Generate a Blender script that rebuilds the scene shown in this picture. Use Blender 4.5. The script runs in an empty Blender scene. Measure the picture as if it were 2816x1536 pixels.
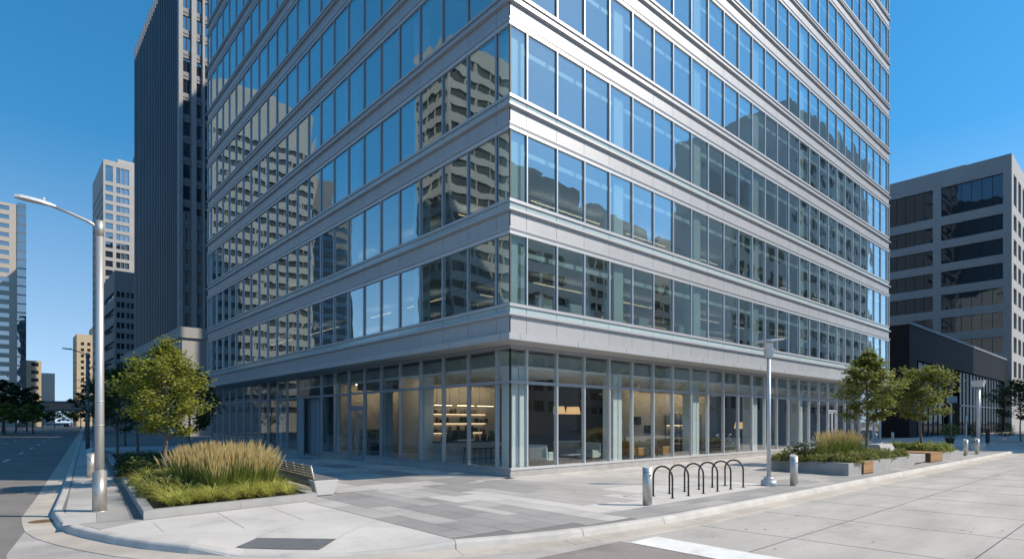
import bpy, math, random
from math import radians as R, sin, cos, pi, hypot, atan2
from mathutils import Vector, Matrix
random.seed(7)
scene = bpy.context.scene
COL = scene.collection
# ---------------------------------------------------------------- camera frame (level camera with vertical shift)
EYE, FPX, HOR = 2.1, 1607.0, 1158.0
cc, ss = .747, .665
_n = hypot(cc, ss); cc /= _n; ss /= _n
CAM = (-14.6026, -16.5085)
def at(px, d):
    """world x, y of the point at picture column px and distance d ahead of the camera"""
    a = (px-1408)/FPX*d
    return (CAM[0]+a*cc+d*ss, CAM[1]-a*ss+d*cc)
def on_ground(px, py, z=0): return at(px, (EYE-z)*FPX/(py-HOR))
# sun: horizontal direction to the sun and elevation
SUNH = (.68, -.733); ELEV = R(41)

# ---------------------------------------------------------------- materials
MATS = {}
def _new(name):
    m = bpy.data.materials.new(name); m.use_nodes = True
    nt = m.node_tree; b = nt.nodes['Principled BSDF']
    return m, nt, b
def N(nt, t, **kw):
    n = nt.nodes.new(t)
    for k, v in kw.items():
        if k.startswith('i_'):
            n.inputs[k[2:].replace('_', ' ')].default_value = v
        else: setattr(n, k, v)
    return n
def c4(c): return (c[0], c[1], c[2], 1)
def mat(name, col, rough=.6, metal=0., var=.12, scale=3., bump=0., bscale=60., spec=.5, stretch=None, fine=0., fscale=180., island=0., spots=0.):
    if name in MATS: return MATS[name]
    m, nt, b = _new(name); L = nt.links.new
    tc = N(nt, 'ShaderNodeTexCoord'); src = tc.outputs['Object']
    if stretch:
        mp = N(nt, 'ShaderNodeMapping'); mp.inputs['Scale'].default_value = stretch; L(src, mp.inputs['Vector']); src = mp.outputs['Vector']
    n1 = N(nt, 'ShaderNodeTexNoise', i_Scale=scale, i_Detail=6., i_Roughness=.6); L(src, n1.inputs['Vector'])
    r = N(nt, 'ShaderNodeMapRange'); r.inputs['From Min'].default_value = .3; r.inputs['From Max'].default_value = .7
    r.inputs['To Min'].default_value = 1-var; r.inputs['To Max'].default_value = 1+var
    L(n1.outputs['Fac'], r.inputs['Value']); val = r.outputs['Result']
    if fine:
        n2 = N(nt, 'ShaderNodeTexNoise', i_Scale=fscale, i_Detail=2.); L(src, n2.inputs['Vector'])
        r2 = N(nt, 'ShaderNodeMapRange'); r2.inputs['From Min'].default_value = .3; r2.inputs['From Max'].default_value = .7
        r2.inputs['To Min'].default_value = 1-fine; r2.inputs['To Max'].default_value = 1+fine
        L(n2.outputs['Fac'], r2.inputs['Value'])
        mu = N(nt, 'ShaderNodeMath', operation='MULTIPLY'); L(val, mu.inputs[0]); L(r2.outputs['Result'], mu.inputs[1]); val = mu.outputs[0]
    if island:
        g = N(nt, 'ShaderNodeNewGeometry')
        r3 = N(nt, 'ShaderNodeMapRange'); r3.inputs['To Min'].default_value = 1-island; r3.inputs['To Max'].default_value = 1+island
        L(g.outputs['Random Per Island'], r3.inputs['Value'])
        mu = N(nt, 'ShaderNodeMath', operation='MULTIPLY'); L(val, mu.inputs[0]); L(r3.outputs['Result'], mu.inputs[1]); val = mu.outputs[0]
    if spots:
        for vs, th, dk in ((1.3, .045, .62), (4.5, .05, .8)):
            vo = N(nt, 'ShaderNodeTexVoronoi', i_Scale=vs); L(tc.outputs['Object'], vo.inputs['Vector'])
            r4 = N(nt, 'ShaderNodeMapRange'); r4.inputs['From Min'].default_value = th*.6; r4.inputs['From Max'].default_value = th
            r4.inputs['To Min'].default_value = 1-(1-dk)*spots; L(vo.outputs['Distance'], r4.inputs['Value'])
            mu = N(nt, 'ShaderNodeMath', operation='MULTIPLY'); L(val, mu.inputs[0]); L(r4.outputs['Result'], mu.inputs[1]); val = mu.outputs[0]
        n5 = N(nt, 'ShaderNodeTexNoise', i_Scale=.7, i_Detail=8., i_Roughness=.7); L(tc.outputs['Object'], n5.inputs['Vector'])
        r5 = N(nt, 'ShaderNodeMapRange'); r5.inputs['From Min'].default_value = .52; r5.inputs['From Max'].default_value = .7; r5.inputs['To Min'].default_value = 1; r5.inputs['To Max'].default_value = 1-.2*spots
        L(n5.outputs['Fac'], r5.inputs['Value']); mu = N(nt, 'ShaderNodeMath', operation='MULTIPLY'); L(val, mu.inputs[0]); L(r5.outputs['Result'], mu.inputs[1]); val = mu.outputs[0]
    vm = N(nt, 'ShaderNodeVectorMath', operation='SCALE'); vm.inputs[0].default_value = col
    L(val, vm.inputs['Scale']); L(vm.outputs[0], b.inputs['Base Color'])
    b.inputs['Roughness'].default_value = rough; b.inputs['Metallic'].default_value = metal; b.inputs['Specular IOR Level'].default_value = spec
    if bump:
        n3 = N(nt, 'ShaderNodeTexNoise', i_Scale=bscale, i_Detail=4.); L(src, n3.inputs['Vector'])
        bm = N(nt, 'ShaderNodeBump'); bm.inputs['Strength'].default_value = bump; bm.inputs['Distance'].default_value = .01
        L(n3.outputs['Fac'], bm.inputs['Height']); L(bm.outputs['Normal'], b.inputs['Normal'])
    MATS[name] = m
    return m
def emit(name, col, strength):
    m, nt, b = _new(name)
    b.inputs['Base Color'].default_value = c4(col); b.inputs['Emission Color'].default_value = c4(col); b.inputs['Emission Strength'].default_value = strength
    return m
def glass(name, tint, refl, base, power=1.6, wave=.02, wscale=.45, rcol=(1, 1, 1), dark=None):
    """coated window glass: part mirror, part see-through (dark: an opaque body instead of a clear one)"""
    m, nt, b = _new(name); L = nt.links.new; out = nt.nodes['Material Output']
    nt.nodes.remove(b)
    tr = N(nt, 'ShaderNodeBsdfTransparent'); tr.inputs['Color'].default_value = c4(tint)
    if dark:
        tr = N(nt, 'ShaderNodeBsdfDiffuse'); gi = N(nt, 'ShaderNodeNewGeometry'); pw = N(nt, 'ShaderNodeMath', operation='POWER'); L(gi.outputs['Random Per Island'], pw.inputs[0]); pw.inputs[1].default_value = 4.
        mr = N(nt, 'ShaderNodeMapRange'); mr.inputs['To Min'].default_value = .7; mr.inputs['To Max'].default_value = 9.; L(pw.outputs[0], mr.inputs['Value'])
        vs = N(nt, 'ShaderNodeVectorMath', operation='SCALE'); vs.inputs[0].default_value = dark; L(mr.outputs['Result'], vs.inputs['Scale']); L(vs.outputs[0], tr.inputs['Color'])
    gl = N(nt, 'ShaderNodeBsdfGlossy'); gl.inputs['Roughness'].default_value = .01; gl.inputs['Color'].default_value = c4(rcol)
    tc = N(nt, 'ShaderNodeTexCoord'); mp = N(nt, 'ShaderNodeMapping'); L(tc.outputs['Object'], mp.inputs['Vector'])
    no = N(nt, 'ShaderNodeTexNoise', i_Scale=wscale, i_Detail=1.5); L(mp.outputs['Vector'], no.inputs['Vector'])
    bu = N(nt, 'ShaderNodeBump'); bu.inputs['Strength'].default_value = 1.; bu.inputs['Distance'].default_value = wave
    L(no.outputs['Fac'], bu.inputs['Height']); L(bu.outputs['Normal'], gl.inputs['Normal'])
    lw = N(nt, 'ShaderNodeLayerWeight'); lw.inputs['Blend'].default_value = .5
    p = N(nt, 'ShaderNodeMath', operation='POWER'); L(lw.outputs['Facing'], p.inputs[0]); p.inputs[1].default_value = power
    r = N(nt, 'ShaderNodeMapRange'); r.inputs['To Min'].default_value = base; r.inputs['To Max'].default_value = refl
    L(p.outputs[0], r.inputs['Value'])
    mx = N(nt, 'ShaderNodeMixShader'); L(r.outputs['Result'], mx.inputs['Fac']); L(tr.outputs[0], mx.inputs[1]); L(gl.outputs[0], mx.inputs[2])
    L(mx.outputs[0], out.inputs['Surface'])
    return m
def leafmat(name, col, col2, trans=.35, rough=.55):
    m, nt, b = _new(name); L = nt.links.new; out = nt.nodes['Material Output']
    g = N(nt, 'ShaderNodeNewGeometry')
    mx = N(nt, 'ShaderNodeMix', data_type='RGBA'); mx.inputs['A'].default_value = c4(col); mx.inputs['B'].default_value = c4(col2)
    L(g.outputs['Random Per Island'], mx.inputs['Factor']); L(mx.outputs['Result'], b.inputs['Base Color'])
    b.inputs['Roughness'].default_value = rough; b.inputs['Specular IOR Level'].default_value = .35
    t = N(nt, 'ShaderNodeBsdfTranslucent'); L(mx.outputs['Result'], t.inputs['Color'])
    sh = N(nt, 'ShaderNodeMixShader'); sh.inputs['Fac'].default_value = trans
    L(b.outputs[0], sh.inputs[1]); L(t.outputs[0], sh.inputs[2]); L(sh.outputs[0], out.inputs['Surface'])
    return m

M_panel = mat('panel_aluminium', (.43, .435, .44), .42, .3, .05, 1.2, .02, 200, stretch=(2, 2, .6), island=.035)
M_ledge = mat('ledge_aluminium', (.49, .495, .50), .4, .35, .03, 2)
M_joint = mat('joint_dark', (.03, .03, .035), .8)
M_mull = mat('mullion_aluminium', (.62, .63, .64), .35, .5, .03, 2)
M_mulll = mat('mullion_shade_tone', (.42, .43, .45), .4, .5, .03, 2)  # same mullion metal darkened: shade of the side-street front put into the colour
M_gasket = mat('mullion_gasket', (.05, .055, .06), .6)
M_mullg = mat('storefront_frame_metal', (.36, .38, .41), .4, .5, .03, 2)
M_spglass = mat('spandrel_glass', (.42, .52, .53), .12, 0, .06, .8, spec=.8)
M_soffit = mat('soffit_metal', (.42, .41, .39), .5, .2, .05, 1)
M_glassL = glass('window_glass', (.70, .84, .81), .95, .38, 1.8, .009, .55, rcol=(.88, .98, .99))
M_glassG = glass('storefront_glass', (.86, .91, .90), .8, .07, 2.2, .004, .5)
M_granite = mat('granite_base_stone', (.36, .345, .33), .6, 0, .1, 2., .05, 150, fine=.25, fscale=260, island=.08)
M_kerb = mat('kerb_granite', (.335, .33, .32), .7, 0, .12, 1.5, .1, 120, fine=.16, fscale=160)
M_conc = mat('pale_concrete', (.56, .525, .485), .8, 0, .11, .55, .08, 90, fine=.07, fscale=120, spots=1.0)
M_roadc = mat('road_concrete', (.41, .382, .35), .85, 0, .17, .8, .1, 90, stretch=(.3, 1.2, 1), fine=.12, fscale=110, spots=1.0)
M_gutter = mat('gutter_concrete', (.47, .42, .36), .85, 0, .16, .8, .1, 90, fine=.08, spots=1.0)
M_curb = mat('curb_concrete', (.50, .475, .44), .8, 0, .16, 1.1, .12, 70, fine=.1, spots=1.0)
M_asph = mat('asphalt', (.205, .19, .175), .9, 0, .18, .5, .25, 140, fine=.25, fscale=170, spots=1.0)
M_asph2 = mat('brown_asphalt', (.25, .22, .20), .9, 0, .2, .8, .25, 140, fine=.35, fscale=150, spots=1.0)
M_white = mat('road_paint', (.72, .71, .68), .7, 0, .1, 3, fine=.1, spots=1.5)
PAVE = [mat('paver_light', (.475, .448, .418), .75, 0, .12, .5, .06, 90, fine=.08, island=.06, spots=1.0),
        mat('paver_mid', (.40, .376, .35), .75, 0, .12, .5, .06, 90, fine=.12, island=.08, spots=1.0),
        mat('paver_dark', (.305, .292, .28), .75, 0, .13, .5, .06, 90, fine=.2, island=.1, spots=1.0),
        mat('paver_bright', (.54, .51, .475), .75, 0, .1, .7, .05, 90, fine=.05, island=.04, spots=1.0)]
M_steel = mat('brushed_steel', (.56, .53, .48), .45, .7, .07, 2., .03, 300, stretch=(30, 30, 1))
M_steelw = mat('satin_steel', (.50, .49, .47), .48, .65, .08, 1.5, stretch=(10, 10, .3))
M_lampgrey = mat('lamp_grey_paint', (.50, .51, .51), .45, .3, .04, 2)
M_black = mat('black_metal', (.018, .019, .02), .4, .3, .05, 3)
M_rack = mat('rack_dark_steel', (.045, .047, .05), .38, .6, .06, 3)
M_wood = mat('bench_wood', (.33, .19, .085), .6, 0, .2, 2., .1, 60, stretch=(1, 6, 6), island=.15)
M_woodg = mat('weathered_slats', (.30, .26, .20), .65, 0, .15, 2., island=.12)
M_soil = mat('mulch_soil', (.055, .038, .026), .95, 0, .4, 6, .5, 40, fine=.4, fscale=60)
M_bark = mat('bark', (.14, .115, .09), .9, 0, .25, 6, .4, 40)
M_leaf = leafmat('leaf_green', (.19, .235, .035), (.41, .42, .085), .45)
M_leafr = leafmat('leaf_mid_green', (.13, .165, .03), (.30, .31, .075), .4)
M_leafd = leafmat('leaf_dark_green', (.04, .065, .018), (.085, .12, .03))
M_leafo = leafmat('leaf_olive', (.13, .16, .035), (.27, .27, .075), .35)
M_leaflime = leafmat('leaf_lime', (.18, .22, .035), (.34, .36, .09))
M_blade = leafmat('grass_blade', (.28, .32, .05), (.74, .69, .20), .45)
M_bladeg = leafmat('reed_blade', (.13, .19, .035), (.30, .34, .09), .4)
M_plume = leafmat('reed_plume', (.54, .42, .18), (.80, .67, .36), .45)
M_colm = mat('column_cladding', (.62, .66, .65), .5, 0, .03)
M_ceil = mat('ceiling_tile', (.74, .74, .72), .8, 0, .05)
M_carpet = mat('office_carpet', (.38, .38, .37), .9, 0, .1)
M_core = mat('core_wall', (.42, .41, .39), .7, 0, .15, .4)
M_warm = mat('plaster_beige', (.50, .44, .35), .8, 0, .05)
M_dkwall = mat('dark_timber_wall', (.045, .04, .036), .5, 0, .2, 1.5, stretch=(4, 4, .4))
M_shopfloor = mat('shop_floor_stone', (.27, .255, .235), .35, 0, .08)
M_strip = emit('light_strip', (1, .74, .42), 2.8)
M_shopfill = emit('shop_fill_light', (1, .82, .6), 10.)  # fill glow for the shop interior, added to brighten it
M_ceilfill = emit('ceiling_fill', (1, .92, .8), 1.7)  # added glow, turned upwards to brighten the office ceilings
M_lampgrey0 = mat('luminaire_grey', (.5, .5, .5), .5)
M_pend = emit('pendant_glow', (1, .72, .38), 3.5)
M_shade = emit('lamp_shade_glow', (1, .62, .28), .5)
# ---------------------------------------------------------------- mesh builder
def org(o):
    v = Vector((0, 0, 0))
    while o: v += o.location; o = o.parent
    return v
class MB:
    def __init__(s): s.v = []; s.f = []; s.m = []; s.sm = []
    def face(s, pts, m=0, smooth=False):
        i = len(s.v); s.v += [tuple(p) for p in pts]; s.f.append(tuple(range(i, i+len(pts)))); s.m.append(m); s.sm.append(smooth)
    def box(s, x0, x1, y0, y1, z0, z1, m=0):
        s.hexa([(x0, y0), (x1, y0), (x1, y1), (x0, y1)], z0, z1, m); return s
    def hexa(s, quad, z0, z1, m=0, top=None):
        """prism on a plan polygon (counter-clockwise); z0/z1 numbers or lists per corner; top: another polygon"""
        n = len(quad); t = top or quad
        za = z0 if isinstance(z0, (list, tuple)) else [z0]*n; zb = z1 if isinstance(z1, (list, tuple)) else [z1]*n
        i = len(s.v)
        s.v += [(q[0], q[1], za[k]) for k, q in enumerate(quad)]+[(q[0], q[1], zb[k]) for k, q in enumerate(t)]
        s.f.append(tuple(range(i+n-1, i-1, -1))); s.f.append(tuple(range(i+n, i+2*n)))
        for k in range(n): s.f.append((i+k, i+(k+1) % n, i+n+(k+1) % n, i+n+k))
        s.m += [m]*(n+2); s.sm += [False]*(n+2); return s
    def obox(s, p, q, w, z0, z1, m=0):
        """box along the plan segment p-q, width w"""
        dx, dy = q[0]-p[0], q[1]-p[1]; l = hypot(dx, dy); nx, ny = -dy/l*w/2, dx/l*w/2
        return s.hexa([(p[0]-nx, p[1]-ny), (q[0]-nx, q[1]-ny), (q[0]+nx, q[1]+ny), (p[0]+nx, p[1]+ny)], z0, z1, m)
    def tube(s, path, rad, n=12, m=0, cap=True):
        path = [Vector(p) for p in path]; rr = rad if isinstance(rad, (list, tuple)) else [rad]*len(path)
        i0 = len(s.v); up = None
        for k, p in enumerate(path):
            t = (path[min(k+1, len(path)-1)]-path[max(k-1, 0)]).normalized()
            if up is None: up = t.orthogonal().normalized()
            up = (up-t*up.dot(t)).normalized(); sd = t.cross(up)
            for j in range(n):
                a = 2*pi*j/n; s.v.append(tuple(p+(up*cos(a)+sd*sin(a))*rr[k]))
        for k in range(len(path)-1):
            for j in range(n):
                a = i0+k*n+j; b = i0+k*n+(j+1) % n
                s.f.append((a, b, b+n, a+n)); s.m.append(m); s.sm.append(True)
        if cap:
            s.f.append(tuple(range(i0+n-1, i0-1, -1))); e = i0+(len(path)-1)*n; s.f.append(tuple(range(e, e+n))); s.m += [m, m]; s.sm += [False, False]
        return s
    def cyl(s, x, y, z0, z1, r0, r1=None, n=24, m=0, slant=0., sdir=(1, 0)):
        r1 = r0 if r1 is None else r1; i = len(s.v)
        for r, z, sl in ((r0, z0, 0), (r1, z1, slant)):
            for j in range(n):
                a = 2*pi*j/n; s.v.append((x+r*cos(a), y+r*sin(a), z+sl*(cos(a)*sdir[0]+sin(a)*sdir[1])))
        for j in range(n):
            s.f.append((i+j, i+(j+1) % n, i+n+(j+1) % n, i+n+j)); s.m.append(m); s.sm.append(True)
        s.f.append(tuple(range(i+n-1, i-1, -1))); s.f.append(tuple(range(i+n, i+2*n))); s.m += [m, m]; s.sm += [False, False]
        return s
    def build(s, name, mats, parent=None, local=False, bevel=0.):
        if not isinstance(mats, (list, tuple)): mats = [mats]
        me = bpy.data.meshes.new(name)
        v = s.v
        if parent is not None and not local:
            o = org(parent); v = [(a-o.x, b-o.y, c-o.z) for a, b, c in v]
        me.from_pydata(v, [], s.f); 
        for mm in mats: me.materials.append(mm)
        me.polygons.foreach_set('material_index', s.m); me.polygons.foreach_set('use_smooth', s.sm); me.update()
        ob = bpy.data.objects.new(name, me); COL.objects.link(ob)
        if parent is not None: ob.parent = parent
        if bevel:
            b = ob.modifiers.new('bevel', 'BEVEL'); b.width = bevel; b.segments = 2; b.limit_method = 'ANGLE'
        return ob
def tag(o, label=None, cat=None, group=None, kind=None):
    if label: o['label'] = label
    if cat: o['category'] = cat
    if group: o['group'] = group
    if kind: o['kind'] = kind
    return o
def thing(name, label, cat, loc=(0, 0, 0), rz=0, group=None):
    o = bpy.data.objects.new(name, None); COL.objects.link(o); o.location = loc; o.rotation_euler = (0, 0, rz); o.empty_display_size = .2
    return tag(o, label, cat, group)
def dup(root, loc, rz=0, label=None, scale=None):
    r = root.copy(); COL.objects.link(r); r.location = loc; r.rotation_euler = (0, 0, rz)
    if scale: r.scale = scale
    if label: r['label'] = label
    for ch in list(root.children):
        c = ch.copy(); COL.objects.link(c); c.parent = r
        for g in ch.children:
            d = g.copy(); COL.objects.link(d); d.parent = c
    return r

# ================================================================ SETTING: ground, roads, kerb, paving
SL = .098                                        # the side street runs slightly off the facade direction
def side(y, off=0): return -13.42+SL*y+off       # kerb line of the side street
def dip(x, y):                                   # dropped kerb at the corner ramp
    d = hypot((x+10.55)*.75+(y+6.75)*-.0, 0)
    t = ((x+10.55)*.78+(y+6.95)*-.62)            # along the kerb
    n = ((x+10.55)*.62+(y+6.95)*.78)             # away from it
    a = max(0, 1-max(0, abs(t)-1.1)/1.0); b = max(0, 1-max(0, n)/1.35)
    a = a*a*(3-2*a); b = b*b*(3-2*b)
    return -.125*a*b
g = MB(); g.face([(-900, -900, -.2), (1500, -900, -.2), (1500, 1500, -.2), (-900, 1500, -.2)])
tag(g.build('ground', mat('far_ground', (.13, .125, .12), .9)), kind='structure')
g = MB(); g.face([(-14.6, -60, -.15), (400, -60, -.15), (400, -8.9, -.15), (-8, -7.8, -.15), (-12.6, -4.5, -.15), (-13.2, -1, -.15), (-13.2, 3, -.15), (-14.6, 3, -.15)])
tag(g.build('street', M_roadc), kind='structure')
g = MB()
g.face([(-14.42, -60, -.146), (-14.42, -3.5, -.146), (-14.1, -1, -.146), (side(1, -.6), 1, -.146), (side(330, -.6), 330, -.146), (side(330, -14), 330, -.146), (-29, -1, -.146), (-34, -60, -.146)])
g.face([(-14.4, -60, -.144), (-5.78, -60, -.144), (-5.78, -9.66, -.144), (-8.2, -9.6, -.144), (-12, -9.55, -.144), (-14.4, -9.6, -.144)], 1)
tag(g.build('side_road', [M_asph, M_asph2]), kind='structure')
# kerb path (back edge of the kerb, i.e. the edge of the pavement)
arc = [(side(330), 330), (side(120), 120), (side(54), 54), (side(20), 20), (side(13), 13), (side(6), 6), (-13.34, 1.2), (-13.36, .2), (-13.35, -1.), (-13.24, -1.9), (-13.04, -2.7), (-12.76, -3.6), (-12.4, -4.5), (-11.95, -5.35), (-11.4, -6.1), (-10.8, -6.72), (-10.1, -7.22), (-9.3, -7.66), (-8.45, -8.02), (-7.5, -8.36), (-6.5, -8.63), (-5.4, -8.82), (-4.2, -8.94), (-3, -9.), (0, -9.), (4, -9), (12, -9.), (37, -9.), (400, -9)]
fine = []
for a, b in zip(arc, arc[1:]):
    k = max(1, int(min(hypot(b[0]-a[0], b[1]-a[1])/.5, 8)))
    for j in range(k): fine.append((a[0]+(b[0]-a[0])*j/k, a[1]+(b[1]-a[1])*j/k))
fine.append(arc[-1])
def offs(path, d):
    out = []
    for i, p in enumerate(path):
        a = path[max(0, i-1)]; b = path[min(len(path)-1, i+1)]
        dx, dy = b[0]-a[0], b[1]-a[1]; l = hypot(dx, dy); out.append((p[0]+dy/l*d, p[1]-dx/l*d))
    return out
def sweep(mb, path, prof, m=0):
    """profile = list of (offset towards the road, z); walks the path"""
    rows = [[(x, y, z+(dip(x, y) if z > -.1 else 0)) for (x, y) in offs(path, d)] for d, z in prof]
    for r0, r1 in zip(rows, rows[1:]):
        for k in range(len(path)-1):
            mb.face([r0[k], r1[k], r1[k+1], r0[k+1]], m, False)
g = MB(); sweep(g, fine, [(-.02, -.02), (0, .004), (.13, .003), (.165, -.012), (.185, -.04), (.215, -.16)])
kerb = g.build('kerb', M_curb); tag(kerb, kind='structure')
g = MB(); sweep(g, fine, [(.2, -.139), (.75, -.138), (.76, -.16)]); tag(g.build('gutter', M_gutter), kind='structure')
g = MB()                                         # kerb and gutter joints, cracks
for i in range(0, len(fine)-1):
    x, y = fine[i]
    if x > 60 or y > 40: continue
    if i % 7 == 3:
        q = offs(fine, .3)[i]; qq = offs(fine, .75)[i]
        g.obox(q, qq, .008, -.139, -.137)
for x, y, dx, dy in ((-8.45, -8.2, 0, 0), (-5.75, -8.85, 0, 0), (-3.9, -9.05, 0, 0), (6, -9.02, 0, 0), (14, -9.02, 0, 0), (24, -9.02, 0, 0)):
    k = min(range(len(fine)), key=lambda i: hypot(fine[i][0]-x, fine[i][1]-y))
    prof = [(-.005, .0065), (.13, .0055), (.167, -.010), (.188, -.039), (.219, -.139), (.74, -.1365)]
    rows = [(offs(fine, d)[k], z+(dip(*offs(fine, d)[k]) if z > -.1 else 0)) for d, z in prof]
    dx, dy = fine[k+1][0]-fine[k-1][0], fine[k+1][1]-fine[k-1][1]; l = hypot(dx, dy); dx, dy = dx/l*.004, dy/l*.004
    for (p, zp), (q, zq) in zip(rows, rows[1:]): g.face([(p[0]-dx, p[1]-dy, zp), (q[0]-dx, q[1]-dy, zq), (q[0]+dx, q[1]+dy, zq), (p[0]+dx, p[1]+dy, zp)])
tag(g.build('kerb_joints', M_joint), kind='structure')
# pavement body (mid grey) and the pale corner apron with its dropped edge
outer_r = [p for p in fine if p[0] >= -8.46 and p[1] < 0]
left = [p for p in fine if p[1] >= -2.75]
g = MB()
lf = [p for p in left if p[1] >= .2-1e-6]
for p, q in zip(lf, lf[1:]): g.face([(p[0], p[1], 0), (q[0], q[1], 0), (400, q[1], 0), (400, p[1], 0)][::1])
g.face([(-12.2, -2.05, 0), (-8.45, -1.5, 0), (-8.45, .2, 0), (-13.36, .2, 0), (-13.35, -1, 0), (-13.24, -1.9, 0), (-13.04, -2.7, 0)])
for p, q in zip(outer_r, outer_r[1:]): g.face([(p[0], p[1], 0), (q[0], q[1], 0), (q[0], .2, 0), (p[0], .2, 0)])
pv = g.build('pavement', mat('joint_bed', (.19, .18, .17), .9, 0, .1, 1)); tag(pv, kind='structure')
g = MB()
edge = [p for p in fine if p[0] <= -8.4 and p[1] <= -2.6]
ne, nt_ = len(edge), 14
inn = [(-12.2+(3.75)*(k/(ne-1)), -2.05+.55*(k/(ne-1))) for k in range(ne)]
P = [[(edge[k][0]+(inn[k][0]-edge[k][0])*t/nt_, edge[k][1]+(inn[k][1]-edge[k][1])*t/nt_) for t in range(nt_+1)] for k in range(ne)]
for k in range(ne-1):
    for t in range(nt_):
        q = [P[k][t], P[k+1][t], P[k+1][t+1], P[k][t+1]]
        g.face([(x, y, .003+dip(x, y)) for x, y in q], 0, True)
tag(g.build('corner_apron', M_conc), kind='structure')
g = MB()
def drape(px, py):
    z = 0.
    for _ in range(12): x, y = on_ground(px, py, z); z = dip(x, y)+.003
    return x, y
for (a0, b0), (a1, b1), w_ in (((596, 1407), (672, 1451), .008), ((738, 1391), (836, 1429), .008), ((645, 1506), (836, 1432), .005), ((923, 1483), (1038, 1429), .005), ((420, 1434), (450, 1462), .005)):
    p, q = drape(a0, b0), drape(a1, b1); n = 30
    for j in range(n):
        a = (p[0]+(q[0]-p[0])*j/n, p[1]+(q[1]-p[1])*j/n); b = (p[0]+(q[0]-p[0])*(j+1)/n, p[1]+(q[1]-p[1])*(j+1)/n)
        dx, dy = b[0]-a[0], b[1]-a[1]; l = hypot(dx, dy); nx, ny = -dy/l*w_/2, dx/l*w_/2; za, zb = dip(*a)+.0085, dip(*b)+.0085
        g.face([(a[0]-nx, a[1]-ny, za), (b[0]-nx, b[1]-ny, zb), (b[0]+nx, b[1]+ny, zb), (a[0]+nx, a[1]+ny, za)])
tag(g.build('apron_joints', mat('joint_grey', (.16, .155, .15), .9)), kind='structure')
# paving slabs
pave = MB()
def tone(x, y):
    r = random.random()
    if x > -4.2 and y < -7.95: return 2 if r < .75 else 1                     # dark border along the kerb
    if -3.4 < x < 4.9 and -7.95 <= y < -6.2: return 3                          # rack pad
    if x > 4.9 and y < -5: return 1 if r < .55 else (2 if r < .85 else 0)
    if x > -.5 and y >= -6.2: return 3 if r < .3 else (0 if r < .85 else 1)
    if x <= -.5 and y >= -.6:                                                  # shaded plaza: chequer of bands
        k = (int((y+40)//1.3)+int((x+40)//2.6)) % 3
        return (2, 0, 3)[k] if r < .8 else 1
    k = sin(x*1.25+.6)+.7*sin(y*.8+x*.5+1.1)+random.uniform(-.9, .9)
    return 2 if k < -.35 else (1 if k < .35 else (0 if k < 1.15 else 3))
def slabs(x0, x1, y0, y1, w, lmin, lmax, zz=.004):
    x = x0
    while x < x1-.05:
        xe = min(x+w, x1); y = y0-random.uniform(0, lmax*.8)
        while y < y1:
            l = random.uniform(lmin, lmax); ya, yb = max(y, y0), min(y+l, y1)
            if yb-ya > .12:
                t = tone((x+xe)/2, (ya+yb)/2); j = .006
                lim = min(ya, yb)
                pave.face([(x+j, ya+j, zz), (xe-j, ya+j, zz), (xe-j, yb-j, zz), (x+j, yb-j, zz)], t)
            y += l
        x = xe
slabs(-8.43, -7.2, -7.95, -.4, .62, 1.2, 3.0)
slabs(-7.2, -5.6, -8.3, -.4, .6, 1.0, 3.0)
slabs(-5.6, -4.2, -8.7, -.4, .7, 1.0, 3.0)
slabs(-4.2, -.5, -7.95, -.4, .62, 1.2, 3.2)
slabs(-.5, 5, -6.2, 0, 1.83, 1.8, 3.2)
slabs(5, 46, -7.95, 0, 1.2, .6, 1.2)
slabs(46, 100, -8.9, 6, 2.4, 1.2, 2.4)
# kerb border and rack pad laid the other way
x = -4.2
while x < 46:
    l = random.uniform(.8, 1.6); xe = min(x+l, 46)
    for ya, yb in ((-8.95, -8.45), (-8.45, -7.95)):
        pave.face([(x+.004, ya+.004, .004), (xe-.004, ya+.004, .004), (xe-.004, yb-.004, .004), (x+.004, yb-.004, .004)], tone((x+xe)/2, (ya+yb)/2))
    x = xe
slabs(-.5, 4.9, -7.95, -6.2, 1.8, 1.75, 1.76)
slabs(-8.4, -7.0, 30, 41, 1.4, 1.3, 2.6)
slabs(-7.0, -.05, -.4, 41, 1.3, 1.3, 2.6)
y = -1.7
while y < 60:                                     # narrow walk beside the planter
    yb = y+random.uniform(1.2, 2.0)
    for o0, o1 in ((.04, .62), (.62, 1.22)):
        pave.face([(side(y, o0)+.004, y+.004, .004), (side(y, o1)-.004, y+.004, .004), (side(yb, o1)-.004, yb-.004, .004), (side(yb, o0)+.004, yb-.004, .004)], random.choice((0, 0, 1) if o0 < .3 else (1, 1, 0, 2)))
    y = yb
pave.face([(-13.28, -1.73, .004), (-13.2, -2.0, .004), (-13.02, -2.66, .004), (-12.22, -2.08, .004), (-12.2, -1.95, .004), (-12.3, -1.73, .004)], 1)
tag(pave.build('paving', PAVE), kind='structure')
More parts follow.
